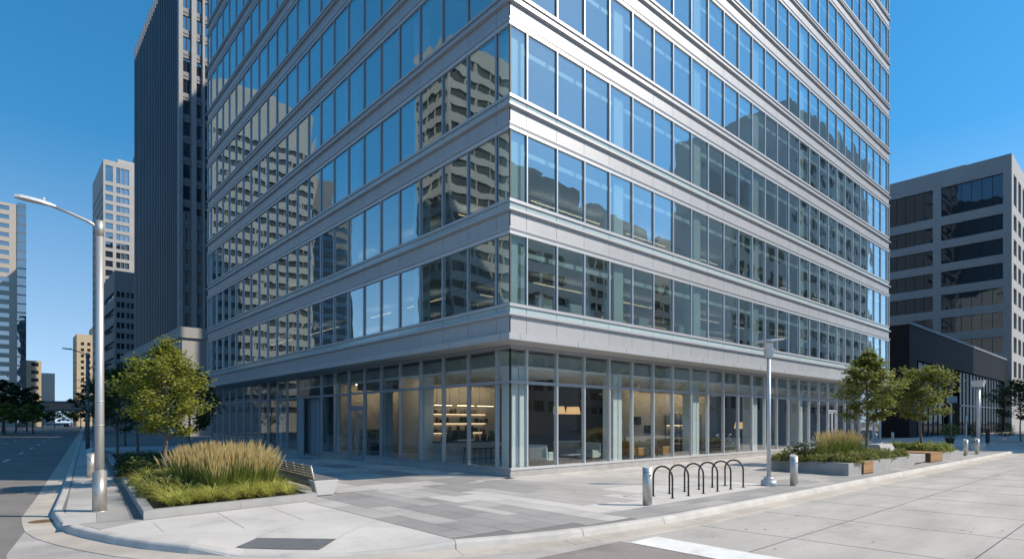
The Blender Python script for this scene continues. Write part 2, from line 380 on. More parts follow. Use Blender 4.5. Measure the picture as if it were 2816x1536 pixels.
# road joints, lane dashes, stop bar, dark spots
g = MB()
for y in (-11.7, -14.4, -17.1): g.box(-4.9, 120, y-.008, y+.008, -.16, -.1475)
for k in range(30): 
    x = -3.15+2.95*k
    g.obox((x, -9.75), (x+.45, -19), .013, -.16, -.1472)
tag(g.build('road_joints', M_joint), kind='structure')
g = MB()
for k in range(70):
    x = random.uniform(-5, 18); y = random.uniform(-15, -9.9); r = random.uniform(.012, .035)
    g.face([(x+r*cos(a)*random.uniform(.7, 1.4), y+r*sin(a), -.1465) for a in [j*pi/4 for j in range(8)]])
tag(g.build('road_stains', mat('oil_spots', (.12, .11, .10), .7)), kind='structure')
g = MB()
g.face([(-5.75, -16, -.1425), (-4.9, -16, -.1425), (-4.9, -9.85, -.1425), (-5.75, -9.85, -.1425)])
for off, y0 in ((-3.3, 38.5), (-6.2, 35)):
    y = y0-12
    while y < 250:
        a, b = y, y+3.2
        if y > 25: g.face([(side(a, off)-.07, a, -.1425), (side(a, off)+.07, a, -.1425), (side(b, off)+.07, b, -.1425), (side(b, off)-.07, b, -.1425)])
        y += 9.5
tag(g.build('road_markings', M_white), kind='structure')

# ================================================================ THE OFFICE BUILDING
ob = thing('office_building', 'silver and glass corner office tower with horizontal metal bands and a glazed shop floor', 'building', (-.98, -1.1, 0))
UX, UY = -.98, -1.1                               # upper storeys' corner
LX, LY = 41.9, 38.5                               # their lengths along X and Y
tx = [0]+[.8+1.56*k for k in range(27)]+[LX]      # mullion stations, right front
ty = [0]+[.75+1.675*k for k in range(23)]+[LY]    # left front
STORY, SILL0 = 3.68, 6.28
NVIS, NTOP = 11, 20
def sill(j): return SILL0+STORY*j
# face helper: local (u along, n outwards, z) -> box on the right (X) or left (Y) front
def fbox(mb, f, u0, u1, n0, n1, z0, z1, m=0, X0=UX, Y0=UY):
    if f == 0: mb.box(X0+u0, X0+u1, Y0-n1, Y0-n0, z0, z1, m)
    else: mb.box(X0-n1, X0-n0, Y0+u0, Y0+u1, z0, z1, m)
def wrap(mb, n0, n1, z0, z1, m=0, ex=0., X0=UX, Y0=UY, lx=LX, ly=LY):
    """one mitred strip round the corner, n0..n1 proud of the wall planes"""
    a = (X0-n1, Y0-n1); 
    mb.hexa([(X0+lx+ex, Y0-n1), (X0+lx+ex, Y0-n0), (X0-n0, Y0-n0), a], z0, z1, m) if False else None
    mb.hexa([a, (X0+lx+ex, Y0-n1), (X0+lx+ex, Y0-n0), (X0-n0, Y0-n0)], z0, z1, m)
    mb.hexa([(X0-n1, Y0+ly+ex), a, (X0-n0, Y0-n0), (X0-n0, Y0+ly+ex)], z0, z1, m)
# band of each storey: (between the windows below and the sill of storey j)
panes = []; n_mull = 0; mrest = MB()
for j in range(0, NVIS+1):
    zs = sill(j)
    b0 = zs-1.18 if j else 5.2                    # top of the windows below, or of the canopy
    # dark backing behind panels and joints
    mb = MB(); wrap(mb, -.25, -.03, b0, zs-.06); mb.build('band_backing', M_joint, ob)
    # panels with open joints
    mb = MB(); za, zb = (b0+.17, zs-.47) if j else (5.205, zs-.47)
    for f, ts in ((0, tx), (1, ty)):
        for u0, u1 in zip(ts, ts[1:]):
            fbox(mb, f, u0+(.008 if u0 else 0), u1-.008, -.025 if u0 else -.025, 0, za, zb)
    mb.build('facade_panel', M_panel, ob)
    mb = MB()
    for f, ts in ((0, tx), (1, ty)):
        for u0, u1 in zip(ts, ts[1:]): fbox(mb, f, u0+(.012 if u0 else 0), u1-.012, -.028, -.006, zs-.33, zs-.115, 0 if j < 3 else 1)
    mb.build('spandrel_strip', [M_spglass, M_panel], ob)
    mb = MB(); wrap(mb, 0.002, .115, zs-.43, zs-.37, ex=.2); wrap(mb, 0.002, .095, zs-.37, zs-.335, ex=.17); wrap(mb, 0.002, .05, zs-.465, zs-.43, ex=.1); mb.build('ledge', M_ledge, ob)
    mb = MB(); wrap(mb, -.04, .045, zs-.11, zs, ex=.045); mb.build('window_sill', M_ledge, ob)
    if j:
        mb = MB(); wrap(mb, .002, .07, b0+.11, b0+.165, ex=.18); wrap(mb, .002, .05, b0+.07, b0+.11, ex=.12); mb.build('ledge', M_ledge, ob)
        mb = MB(); wrap(mb, -.06, .03, b0-.06, b0+.06, ex=.03); mb.build('window_head', M_mull, ob)
    if j == NVIS: break
    z0, z1 = zs, sill(j+1)-1.24
    for f, ts in ((0, tx), (1, ty)):
        for u in ts[1:]:
            mb = MB() if j < 2 and n_mull < 99 else mrest
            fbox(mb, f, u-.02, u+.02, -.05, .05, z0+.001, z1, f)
            fbox(mb, f, u-.04, u-.0205, -.045, -.02, z0+.001, z1, 2)
            fbox(mb, f, u+.0205, u+.04, -.045, -.02, z0+.001, z1, 2)
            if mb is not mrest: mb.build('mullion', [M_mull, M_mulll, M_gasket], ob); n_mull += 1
        if f == 0: mrest.box(UX-.012, UX+.045, UY-.012, UY+.045, z0, z1, 2)
        for k, (u0, u1) in enumerate(zip(ts, ts[1:])):
            d = 20.57+(.665 if f == 0 else .747)*(u0+u1)/2
            px = abs(u1-u0)*.72/d*584*(.6 if f else 1)*(z1-z0)
            panes.append((j*12/ d*0 + (1.0/d if z0 < 16 else .4/d), f, u0, u1, z0, z1))
def pane_quad(mb, f, u0, u1, z0, z1, X0=UX, Y0=UY, n=-.03, tilt=.0022):
    t = [random.uniform(-tilt, tilt) for _ in range(3)]; e = [t[0]+t[1], t[0]-t[1]+t[2], -t[0]-t[1]-t[2], -t[0]+t[1]]
    if f == 0: mb.face([(X0+u0, Y0-n+e[0], z0), (X0+u1, Y0-n+e[1], z0), (X0+u1, Y0-n+e[2], z1), (X0+u0, Y0-n+e[3], z1)])
    else: mb.face([(X0-n+e[0], Y0+u1, z0), (X0-n+e[1], Y0+u0, z0), (X0-n+e[2], Y0+u0, z1), (X0-n+e[3], Y0+u1, z1)])
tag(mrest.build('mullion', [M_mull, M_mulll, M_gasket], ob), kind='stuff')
panes.sort(key=lambda p: -p[0])
rest = MB()
for i, p in enumerate(panes):
    if i < 60:
        mb = MB(); pane_quad(mb, *p[1:]); mb.build('window', M_glassL, ob)
    else: pane_quad(rest, *p[1:])
tag(rest.build('window_glazing', M_glassL, ob), kind='stuff')
# upper storeys above the picture (they only cast the shadow), roof
mb = MB(); zt = sill(NTOP); z0 = sill(NVIS)-.06
mb.box(UX+.1, UX+LX-.1, UY+.1, UY+LY-.1, z0, zt)
for j in range(NVIS+1, NTOP+1):
    wrap(mb, -.1, .1, sill(j)-1.1, sill(j)-.1, 1)
mb.build('upper_storeys', [mat('upper_glass', (.03, .06, .09), .05, .2), M_panel], ob)
# back walls
mb = MB(); mb.box(UX+LX-.25, UX+LX-.06, UY+.3, UY+LY-.3, 5.2, sill(NVIS)); mb.box(UX+.3, UX+LX-.3, UY+LY-.25, UY+LY-.06, 5.2, sill(NVIS)); mb.build('wall', M_core, ob)
# slabs / ceilings / cores
for j in range(0, NVIS+1):
    zs = sill(j)
    mb = MB(); mb.box(UX+.26, UX+LX-.26, UY+.26, UY+LY-.26, zs-1.15, zs-.95, 1); mb.box(UX+.26, UX+LX-.26, UY+.26, UY+LY-.26, zs-.9, zs-.5, 0)
    mb.build('floor_slab', [M_carpet, M_ceil], ob)
mb = MB(); mb.box(10, 30, 9, 28, .05, sill(NVIS)); mb.build('service_core', M_core, ob)
# partitions give the offices some depth
mb = MB()
for j in range(NVIS):
    zf = sill(j)-.5; zc = sill(j+1)-1.15
    for k in range(3):
        x = random.uniform(3, 30); mb.box(x, x+random.uniform(1.5, 4), 5.5, 5.65, zf, zc)
        y = random.uniform(4, 28); mb.box(5.5, 5.65, y, y+random.uniform(1.5, 4), zf, zc)
mb.build('partition', M_core, ob)
# columns just inside the glass
colx = [.12]+[tx[4]+.45+1.56*4*k for k in range(6)]; coly = [ty[4]+.4+1.675*4*k for k in range(5)]
for k, u in enumerate(colx):
    mb = MB()
    for j in range(NVIS): mb.box(UX+u+.12, UX+u+.75, UY+.2, UY+.75, sill(j)-.5, sill(j+1)-1.15)
    mb.build('column', M_colm, ob)
for u in coly:
    mb = MB()
    for j in range(NVIS): mb.box(UX+.32, UX+.85, UY+u+.1, UY+u+.6, sill(j)-.5, sill(j+1)-1.15)
    mb.build('column', M_colm, ob)
# suspended linear lights: warm line below, added glow on top brightens the ceilings
for j in range(NVIS):
    zc = sill(j+1)-1.15; zl = zc-.42; mb = MB()
    def lamp(x0, x1, y0, y1):
        mb.box(x0, x1, y0, y1, zl, zl+.05, 0)
        mb.face([(x0, y0, zl+.052), (x1, y0, zl+.052), (x1, y1, zl+.052), (x0, y1, zl+.052)], 1)
        if x1-x0 > y1-y0: mb.face([(x0, (y0+y1)/2-.018, zl-.002), (x0, (y0+y1)/2+.018, zl-.002), (x1, (y0+y1)/2+.018, zl-.002), (x1, (y0+y1)/2-.018, zl-.002)], 2)
        else: mb.face([((x0+x1)/2-.018, y0, zl-.002), ((x0+x1)/2-.018, y1, zl-.002), ((x0+x1)/2+.018, y1, zl-.002), ((x0+x1)/2+.018, y0, zl-.002)], 2)
    for yy in (2.6, 6.2):
        x = random.uniform(2., 4)
        while x < 38: l = random.choice((2.4, 3.6, 4.8)); lamp(x, x+l, yy, yy+.1); x += l+random.choice((.9, 2.2, 3.4))
    for xx in (2.6, 6.2):
        y = random.uniform(7.4, 9)
        while y < 34: l = random.choice((2.4, 3.6, 4.8)); lamp(xx, xx+.1, y, y+l); y += l+random.choice((1.8, 3, 4.4))
    mb.build('ceiling_light', [M_lampgrey0, M_ceilfill, M_strip], ob)
    mb = MB()
    for o in (4.2,): mb.box(UX+o, UX+LX-1, UY+o, UY+o+.06, zc-.012, zc-.002); mb.box(UX+o, UX+o+.06, UY+o+.07, UY+LY-1, zc-.012, zc-.002)
    mb.build('air_slot', M_joint, ob)
# perimeter blind box: pale strip under the ceiling edge
mb = MB()
for j in range(NVIS):
    zc = sill(j+1)-1.15; mb.box(UX+.9, UX+LX-.4, UY+.27, UY+.31, zc-.70, zc-.52); 
mb.build('blind_box', M_colm, ob)
# canopy between shop floor and offices: fascia and soffit
GX, GY = 42.0+3, 41.0
FZ0, FZ1 = 4.97, 5.2
mb = MB(); wrap(mb, -.02, .2, FZ0, FZ1-.003, ex=5.0); mb.build('canopy_fascia', M_ledge, ob)
mb = MB()
for f, L_ in ((0, LX+5), (1, LY+5)):
    u = .3
    while u < L_: fbox(mb, f, u-.006, u+.006, .199, .2035, FZ0+.002, FZ1-.004); u += 3.05
mb.build('canopy_joint', M_joint, ob)
mb = MB(); mb.box(UX-.18, UX+LX+4.9, UY-.18, 1.5, FZ0+.02, FZ0+.12); mb.box(UX-.18, 1.5, 1.51, UY+LY+4.9, FZ0+.02, FZ0+.12)
mb.build('soffit', M_soffit, ob)
mb = MB(); mb.box(UX+.3, UX+LX-.3, UY+.3, UY+LY-.3, FZ0+.125, 5.12); mb.build('shop_ceiling_slab', M_ceil, ob)
# ---- shop floor (walls at x = 0 and y = 0)
gx = [0]+[.86+1.67*k for k in range(26)]; gy = [0]+[.8+1.79*k for k in range(23)]
ZB, ZS, ZT0, ZT1, ZH = .25, .35, 3.54, 3.66, 4.86
mb = MB()
doorL = (7, 8); doorR = (19, 20)                  # bays holding doors
alc = (10, 11)                                    # recessed metal-clad alcove on the left front
def bay_skip(f, k): return (f == 1 and k in doorL[:1]) or (f == 0 and k in doorR[:1]) or (f == 1 and k in alc)
for f, ts in ((0, gx), (1, gy)):
    runs, cur = [], []
    for k in range(len(ts)-1):
        if bay_skip(f, k):
            if cur: runs.append(cur)
            cur = []
        else: cur.append(k)
    runs.append(cur)
    for run in runs:
        mb = MB()
        for k in run: fbox(mb, f, ts[k]+(.003 if k else 0), ts[k+1]-(.003 if k != run[-1] else 0), -.35, .02, -.05, ZB, 0, 0, 0)
        mb.build('granite_base', M_granite, ob)
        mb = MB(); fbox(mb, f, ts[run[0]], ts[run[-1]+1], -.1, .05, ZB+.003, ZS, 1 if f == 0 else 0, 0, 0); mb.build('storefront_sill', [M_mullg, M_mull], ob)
    for za, zb in ((ZT0, ZT1), (ZH, FZ0+.018)):
        mb = MB(); fbox(mb, f, 0, ts[-1], -.08, .03, za, zb, 0, 0, 0); mb.build('storefront_rail', M_mullg, ob)
for f, ts in ((0, gx), (1, gy)):
    for k, u in enumerate(ts[1:]):
        if f == 1 and k+1 in (11,): continue
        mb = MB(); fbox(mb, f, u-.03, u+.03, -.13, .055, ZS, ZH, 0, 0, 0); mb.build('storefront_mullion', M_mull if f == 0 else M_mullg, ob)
mb = MB(); mb.box(-.012, .045, -.012, .045, ZS, ZH); mb.build('corner_post', M_black, ob)
rest = MB(); n = 0
for f, ts in ((0, gx), (1, gy)):
    for k, (u0, u1) in enumerate(zip(ts, ts[1:])):
        for z0, z1 in ((ZS, ZT0), (ZT1, ZH)):
            if bay_skip(f, k) and z0 == ZS: continue
            if k < 12:
                mb = MB(); pane_quad(mb, f, u0, u1, z0, z1, 0, 0, -.02, .001); mb.build('shop_window', M_glassG, ob); n += 1
            else: pane_quad(rest, f, u0, u1, z0, z1, 0, 0, -.02, .001)
tag(rest.build('shop_glazing', M_glassG, ob), kind='stuff')
# doors
def door(f, u0, u1, mfr, h=2.95):
    d = MB(); w = .07; um = (u0+u1)/2
    fbox(d, f, u0+.04, u0+.11, -.09, .06, .01, h, 0, 0, 0); fbox(d, f, u1-.11, u1-.04, -.09, .06, .01, h, 0, 0, 0); fbox(d, f, u0+.115, u1-.115, -.09, .06, h-.1, h, 0, 0, 0)
    for a, b in ((u0+.12, um-.006), (um+.006, u1-.12)):
        fbox(d, f, a, a+.1, -.06, .0, .015, h-.11, 0, 0, 0); fbox(d, f, b-.1, b, -.06, .0, .015, h-.11, 0, 0, 0)
        fbox(d, f, a+.102, b-.102, -.06, .0, .015, .3, 0, 0, 0); fbox(d, f, a+.102, b-.102, -.06, .0, h-.25, h-.11, 0, 0, 0)
    o = d.build('door', mfr, ob)
    g_ = MB(); pane_quad(g_, f, u0+.2, um-.1, .3, h-.25, 0, 0, -.03, 0); pane_quad(g_, f, um+.1, u1-.2, .3, h-.25, 0, 0, -.03, 0)
    pane_quad(g_, f, u0+.04, u1-.04, h+.03, ZT0, 0, 0, -.03, 0); g_.build('door_glass', M_glassG, o)
    hd = MB()
    for u in (um-.05, um+.05):
        if f == 0: hd.tube([(u, -.02, .95), (u, -.08, .97), (u, -.08, 1.35), (u, -.02, 1.37)], .014, 8)
        else: hd.tube([(-.02, u, .95), (-.08, u, .97), (-.08, u, 1.35), (-.02, u, 1.37)], .014, 8)
    hd.build('handle', M_steel, o)
door(1, gy[7], gy[8], M_mullg); door(0, gx[19], gx[20], M_mull)
# alcove
mb = MB(); a0, a1 = gy[10], gy[12]
mb.box(.4, .45, a0, a1, .0, ZT0); mb.box(0.05, .4, a0+.0, a0+.05, .0, ZT0); mb.box(0.05, .4, a1-.05, a1, .0, ZT0); mb.box(-.02, .06, a1-.9, a1-.06, .0, ZT0, 0)
for k in range(4): mb.box(.385, .399, a0+.4+.7*k, a0+.415+.7*k, .05, ZT0-.02, 1)
mb.build('recess_cladding', [mat('alcove_metal', (.34, .37, .41), .45, .3, .05), M_joint], ob)
# shop floor slab, inner walls
mb = MB(); mb.box(.12, 44.5, .12, 40.5, -.02, .10); mb.build('shop_floor', M_shopfloor, ob)
mb = MB(); mb.box(.5, 44, .5, 40, 4.2, 4.3); mb.build('shop_ceiling', M_ceil, ob)
mb = MB(); mb.box(1, 6, 7.2, 7.3, 4.15, 4.19); mb.box(15, 24.5, 4.9, 5., 4.15, 4.19); mb.box(.8, 4.6, 14, 14.1, 4.15, 4.19); mb.build('shop_fill_light', M_shopfill, ob)  # added glow strips that brighten the shop walls
mb = MB(); mb.box(.9, 6.2, 6.9, 6.95, 3.85, 4.199); mb.box(14.5, 24.8, 4.6, 4.65, 3.85, 4.199); mb.box(.7, 4.8, 13.7, 13.75, 3.85, 4.199); mb.build('fill_light_screen', M_warm, ob)  # screens added to hide the glow strips from the street
mb = MB(); mb.box(.3, 44, 1.1, 1.16, 4.3, 4.9); mb.box(1.1, 1.16, 1.2, 40, 4.3, 4.9); mb.build('bulkhead', mat('bulkhead_paint', (.40, .46, .43), .6), ob)
mb = MB(); mb.box(.3, 6.5, 8.2, 8.35, .1, 4.2); mb.build('cafe_wall', M_warm, ob)
mb = MB(); mb.box(6.5, 6.65, 4.2, 8.35, .1, 4.2); mb.box(6.66, 14.4, 7.2, 7.35, .1, 4.2); mb.build('dark_partition', M_dkwall, ob)
mb = MB(); mb.box(14.4, 25, 6., 6.15, .1, 4.2); mb.box(.3, 5, 15., 15.15, .1, 4.2); mb.build('shop_wall', M_warm, ob)
mb = MB(); mb.box(25, 44, 6.5, 6.65, .1, 4.2); mb.box(4.5, 4.65, 15.2, 40, .1, 4.2); mb.build('dark_wall', M_dkwall, ob)
for u in (.35, gx[4]+.65, gx[8]+.65, gx[12]+.65, gx[16]+.65):
    mb = MB(); mb.box(u, u+.3, .28, .9, .1, 4.2); mb.box(u+.36, u+.62, .28, .9, .1, 4.2); mb.box(u+.301, u+.359, .34, .9, .1, 4.2); mb.build('column', M_colm, ob)
for u in (gy[4]+.35, gy[6]+.5, gy[9]+.3, gy[14]+.4):
    mb = MB(); mb.box(.45, .95, u, u+.5, .1, 4.2); mb.build('column', M_colm, ob)
# (interior furniture is appended below)
# ================================================================ shop interior furniture
FLZ = .10
def armchair(label, x, y, rz, m):
    t = thing('armchair', label, 'armchair', (x, y, FLZ), rz, 'lounge chairs behind the shop glass')
    b = MB(); b.box(-.36, .36, -.36, .3, .24, .44); b.build('seat', m, t, True, .04)
    b = MB(); b.hexa([(-.46, .3), (.46, .3), (.46, .46), (-.46, .46)], .24, .95, top=[(-.46, .4), (.46, .4), (.46, .56), (-.46, .56)]); b.build('backrest', m, t, True, .05)
    for s in (-1, 1):
        b = MB(); b.box(.37*s-(.1 if s < 0 else 0), .37*s+(.1 if s > 0 else 0), -.4, .3, .2, .62); b.build('armrest', m, t, True, .04)
        for yy in (-.34, .36):
            b = MB(); b.tube([(.4*s, yy, 0), (.4*s, yy, .22)], .014, 8); b.build('leg', M_black, t, True)
    return t
M_fabric = mat('pale_fabric', (.44, .48, .46), .9, 0, .05)
M_tan = mat('tan_leather', (.42, .22, .06), .5, 0, .1)
armchair('pale grey armchair next to the glass corner, seen from its side', 4.4, 2.7, pi/2+.3, M_fabric)
armchair('pale grey armchair beyond the low gold-framed table, facing the corner', 7.7, 2.8, -pi/2+.2, M_fabric)
armchair('tan leather armchair with its back to the second column', 10.9, 2.5, pi/2, M_tan)
armchair('tan leather armchair in front of the product shelves', 13.6, 2.6, -pi/2, M_tan)
armchair('white armchair deep behind the glass near the plaza lamp', 21.0, 2.2, -pi/2+.4, M_fabric)
t = thing('coffee_table', 'low marble topped table with thin gold frame between the grey armchairs', 'table', (6.0, 2.7, FLZ))
b = MB(); b.box(-.6, .6, -.35, .35, .4, .44); b.build('table_top', mat('marble', (.6, .6, .58), .2, 0, .08), t, True)
M_gold = mat('gold_frame', (.5, .36, .14), .3, .9)
for sx in (-1, 1):
    for sy in (-1, 1):
        b = MB(); b.tube([(.56*sx, .31*sy, 0), (.56*sx, .31*sy, .4)], .013, 6); b.build('leg', M_gold, t, True)
b = MB(); b.tube([(-.56, -.31, .385), (.56, -.31, .385), (.56, .31, .385), (-.56, .31, .385), (-.56, -.31, .385)], .012, 6); b.build('rim', M_gold, t, True)
M_shelfglow = emit('shelf_glow', (1, .76, .48), 2.6)
# cafe bar behind the left front
t = thing('bar_counter', 'long pale bar counter with dark top behind the shaded shop glass', 'bar counter', (2.6, 5.8, FLZ), pi/2)
b = MB(); b.box(-.35, .35, -1.9, 1.9, 0, 1.02); b.build('front', mat('counter_stone', (.36, .34, .32), .5), t, True)
b = MB(); b.box(-.42, .42, -1.95, 1.95, 1.023, 1.08); b.build('counter_top', M_black, t, True)
def stool(x, y, lab):
    t = thing('bar_stool', lab, 'bar stool', (x, y, FLZ), 0, 'stools along the bar counter')
    b = MB(); b.box(-.19, .19, -.19, .19, .72, .76); b.build('seat', M_black, t, True, .015)
    for sx in (-1, 1):
        for sy in (-1, 1):
            b = MB(); b.tube([(.22*sx, .22*sy, 0), (.16*sx, .16*sy, .73)], .014, 6); b.build('leg', M_black, t, True)
    b = MB(); b.tube([(-.2, -.2, .26), (.2, -.2, .26), (.2, .2, .26), (-.2, .2, .26), (-.2, -.2, .26)], .01, 6); b.build('footrest', M_black, t, True)
for k, s in enumerate(('nearest the glass corner', 'second from the glass corner', 'third from the glass corner', 'fourth from the glass corner')): stool(3.9-.65*k, 5.05, 'black bar stool at the counter, '+s)
for k, yy in enumerate((3.5, 2.3, 1.0)):
    t = thing('pendant_lamp', 'thin linear pendant lamp glowing over the bar, '+('nearest the building corner', 'middle of three', 'farthest from the corner')[k], 'pendant lamp', (yy, 5.8, 2.85), pi/2, 'pendants over the bar')
    b = MB(); b.box(-.05, .05, -.5, .5, .02, .07); b.build('housing', M_black, t, True)
    b = MB(); b.box(-.045, .045, -.48, .48, -.01, .019); b.build('diffuser', M_pend, t, True)
    for s in (-.36, .36):
        b = MB(); b.tube([(0, s, .07), (0, s, 1.34)], .007, 5); b.build('cord', M_black, t, True)
jar_m = [mat('jar_%s' % n, c, .4) for n, c in (('dark', (.02, .02, .018)), ('green', (.05, .07, .04)), ('brown', (.14, .07, .03)), ('cream', (.4, .36, .28)))]
for k, zz in enumerate((1.42, 1.9, 2.38)):
    t = thing('wall_shelf', 'wooden wall shelf behind the bar lit from below, '+('lowest', 'middle', 'topmost')[k]+' of three', 'shelf', (3.4, 8.02, FLZ+zz), 0, 'shelves on the cafe wall')
    b = MB(); b.box(-2.1, 2.1, -.17, .17, 0, .05); b.build('board', M_wood, t, True)
    b = MB(); b.box(-2.0, 2.0, .1, .14, -.02, -.002); b.build('light_strip', M_shelfglow, t, True)
    for q in range(13):
        x = 3.4-1.95+.32*q+random.uniform(-.1, .1)
        if random.random() < .25: continue
        h = random.uniform(.12, .34); r = random.uniform(.05, .13); zb_ = FLZ+zz+.052
        b = MB()
        if random.random() < .5: b.cyl(x, 8.02, zb_, zb_+h*.75, r*.8, r*.8, 10); b.cyl(x, 8.02, zb_+h*.75, zb_+h, r*.7, r*.3, 10)
        else: b.box(x-r, x+r, 7.94, 8.1, zb_, zb_+h)
        o = b.build('shelf_jar', random.choice(jar_m)); tag(o, 'small container standing on the lit shelves behind the bar', 'jar', 'jars on the cafe shelves')
t = thing('coffee_machine', 'black espresso machine on the bar counter', 'coffee machine', (2.1, 5.8, FLZ+1.08), pi/2)
b = MB(); b.box(-.25, .25, -.45, .45, .08, .5); b.build('body', M_black, t, True, .03)
b = MB(); b.box(-.3, .3, -.48, .48, 0, .079); b.build('tray', M_steel, t, True)
b = MB(); b.cyl(0, -.25, .5, .72, .09, .07, 12); b.cyl(0, .25, .5, .72, .09, .07, 12); b.build('hopper', jar_m[0], t, True)
for k, (yy, hh, ww) in enumerate(((1.0, .34, .12), (1.35, .5, .16), (3.0, .3, .1), (3.4, .42, .14), (3.9, .46, .2))):
    b = MB(); b.cyl(yy, 5.8, FLZ+1.082, FLZ+1.08+hh*.8, ww, ww*.9, 12); b.cyl(yy, 5.8, FLZ+1.08+hh*.8, FLZ+1.08+hh, ww*.5, ww*.6, 12)
    tag(b.build('canister', jar_m[k % 3]), 'dark canister in the row on the bar counter', 'canister', 'canisters on the bar')
t = thing('planted_cabinet', 'low wooden cabinet topped with a dark green planter box by the double door', 'cabinet', (1.5, 13.4, FLZ), pi/2)
b = MB(); b.box(-.3, .3, -.9, .9, .0, .95); b.build('cabinet', mat('cabinet_oak', (.36, .27, .16), .6), t, True)
b = MB(); b.box(-.31, -.302, -.8, .3, .1, .8); b.build('cabinet_door', M_black, t, True)
b = MB()
for k in range(500):
    x, y, z = random.uniform(-.26, .26), random.uniform(-.8, .7), random.uniform(.96, 1.55); a = random.uniform(0, 6); r = .06
    b.face([(x, y, z), (x+r*cos(a), y+r*sin(a), z+.04), (x+r*cos(a)*1.6, y+r*sin(a)*1.6, z), (x+r*cos(a+.6), y+r*sin(a+.6), z-.03)])
b.build('foliage', M_leafd, t, True)
t = thing('display_rack', 'black metal display rack of bottles against the beige shop wall', 'rack', (21.0, 5.7, FLZ))
b = MB()
for x in (-1.9, -.65, .65, 1.9):
    for yy in (-.2, .2): b.box(x-.025, x+.025, yy-.025, yy+.025, 0, 2.5)
for z in (.5, 1.15, 1.75, 2.46): b.box(-1.9, 1.9, -.2, .2, z, z+.04)
b.build('rack_frame', mat('rack_bronze', (.10, .06, .025), .4, .5), t, True)
b = MB(); b.box(-1.85, 1.85, .1, .14, 1.72, 1.745); b.build('light_strip', M_strip, t, True)
for z in (.54, 1.19, 1.79):
    for q in range(11):
        if random.random() < .3: continue
        x = 21.-1.75+.33*q; h = random.uniform(.2, .46); r = random.uniform(.05, .1); b = MB()
        b.cyl(x, 5.7, FLZ+z+.002, FLZ+z+h*.65, r, r, 10); b.cyl(x, 5.7, FLZ+z+h*.65, FLZ+z+h, r*.9, r*.3, 10)
        tag(b.build('bottle', random.choice(jar_m)), 'dark bottle standing on the black display rack', 'bottle', 'bottles on the display rack')
for k, (x, z) in enumerate(((16.1, 1.9), (17.2, 1.35))):
    b = MB(); b.box(x-.35, x+.35, 5.93, 5.99, z, z+.5); tag(b.build('picture_frame', M_black), 'dark framed panel on the beige shop wall, '+('upper', 'lower')[k]+' of two', 'picture')
for k, (x, y) in enumerate(((7.9, 5.1), (9.2, 5.2))):
    t = thing('hanging_lamp', 'glowing drum lamp hanging in the dark lounge, '+('nearer the corner', 'farther from the corner')[k], 'lamp', (x, y, 2.5), 0, 'drum lamps in the lounge')
    b = MB(); b.cyl(0, 0, 0, .4, .42, .34, 20); b.build('lamp_shade', M_shade, t, True)
    b = MB(); b.tube([(0, 0, .4), (0, 0, 1.7)], .008, 5); b.build('cord', M_black, t, True)
t = thing('lounge_bench', 'pale stone bench block at the back of the dark lounge', 'bench', (9.4, 6.3, FLZ))
b = MB(); b.box(-1.3, 1.3, -.3, .3, 0, .85); b.build('block', mat('bench_stone', (.34, .33, .31), .6), t, True)
b = MB(); b.box(-1.35, 1.35, -.33, .33, .852, .9); b.build('slab_top', M_colm, t, True)
t = thing('floor_lamp', 'floor lamp with glowing amber shade behind the far shop glass', 'lamp', (23.9, 3.2, FLZ))
b = MB(); b.cyl(0, 0, 0, .03, .2); b.tube([(0, 0, .03), (0, 0, 1.6)], .015, 8); b.build('stand', M_black, t, True)
b = MB(); b.cyl(0, 0, 1.5, 1.95, .32, .24, 20); b.build('lamp_shade', M_shade, t, True)
# desk screens at the office windows
for k, (f, u, j) in enumerate(((0, 2.6, 0), (0, 4.4, 0), (0, 5.2, 0), (0, 9.2, 0), (0, 12.6, 0), (1, 1.6, 0), (1, 2.3, 1), (0, 2.4, 1), (0, 14.4, 0), (0, 18.4, 1))):
    zf = sill(j)-.5; b = MB(); fbox(b, f, u, u+.75, -1.25, -1.2, zf+.15, zf+1.25, 0); fbox(b, f, u, u+.05, -1.95, -1.255, zf+.15, zf+1.25, 0)
    tag(b.build('desk_screen', M_fabric), 'pale desk partition standing behind the office windows', 'desk partition', 'desk partitions at the office windows')
# ================================================================ STREET FURNITURE
def bollard(x, y, lab, h=1.04, r=.118):
    t = thing('bollard', lab, 'bollard', (x, y, 0), 0, 'steel bollards along the kerbs')
    b = MB(); b.cyl(0, 0, .012, h-.055, r, r, 28, 0, .045, (.75, .66)); b.build('body', M_steel, t, True)
    b = MB(); b.cyl(0, 0, 0, .011, r+.03, r+.03, 28); b.build('base_plate', M_steelw, t, True)
    b = MB(); b.cyl(-.03, -.115, h*.72, h*.72+.03, .018, .018, 8); b.build('keyhole', M_black, t, True)
    b = MB(); b.cyl(0, 0, h*.8, h*.8+.008, r+.001, r+.001, 28); b.build('groove', M_joint, t, True)
bollard(-2.31, -7.81, 'brushed steel bollard standing right in front of the bike racks')
bollard(5.05, -8.34, 'brushed steel bollard beside the base of the plaza lamp post')
bollard(30.09, -8.23, 'steel bollard beyond the last planter, nearer to it of the pair')
bollard(32.62, -8.35, 'steel bollard beyond the last planter, closer to the box lamp')
bollard(-11.85, 10.2, 'steel bollard behind the big street lamp, nearer of two in line', .95)
bollard(-11.4, 14.9, 'steel bollard behind the big street lamp, farther of two in line', .95)
bollard(45.5, 1.2, 'steel bollard by the far end of the shop front, nearer the glass of two', 1.1)
bollard(48.2, 0.6, 'steel bollard by the far end of the shop front, farther from the glass', 1.1)
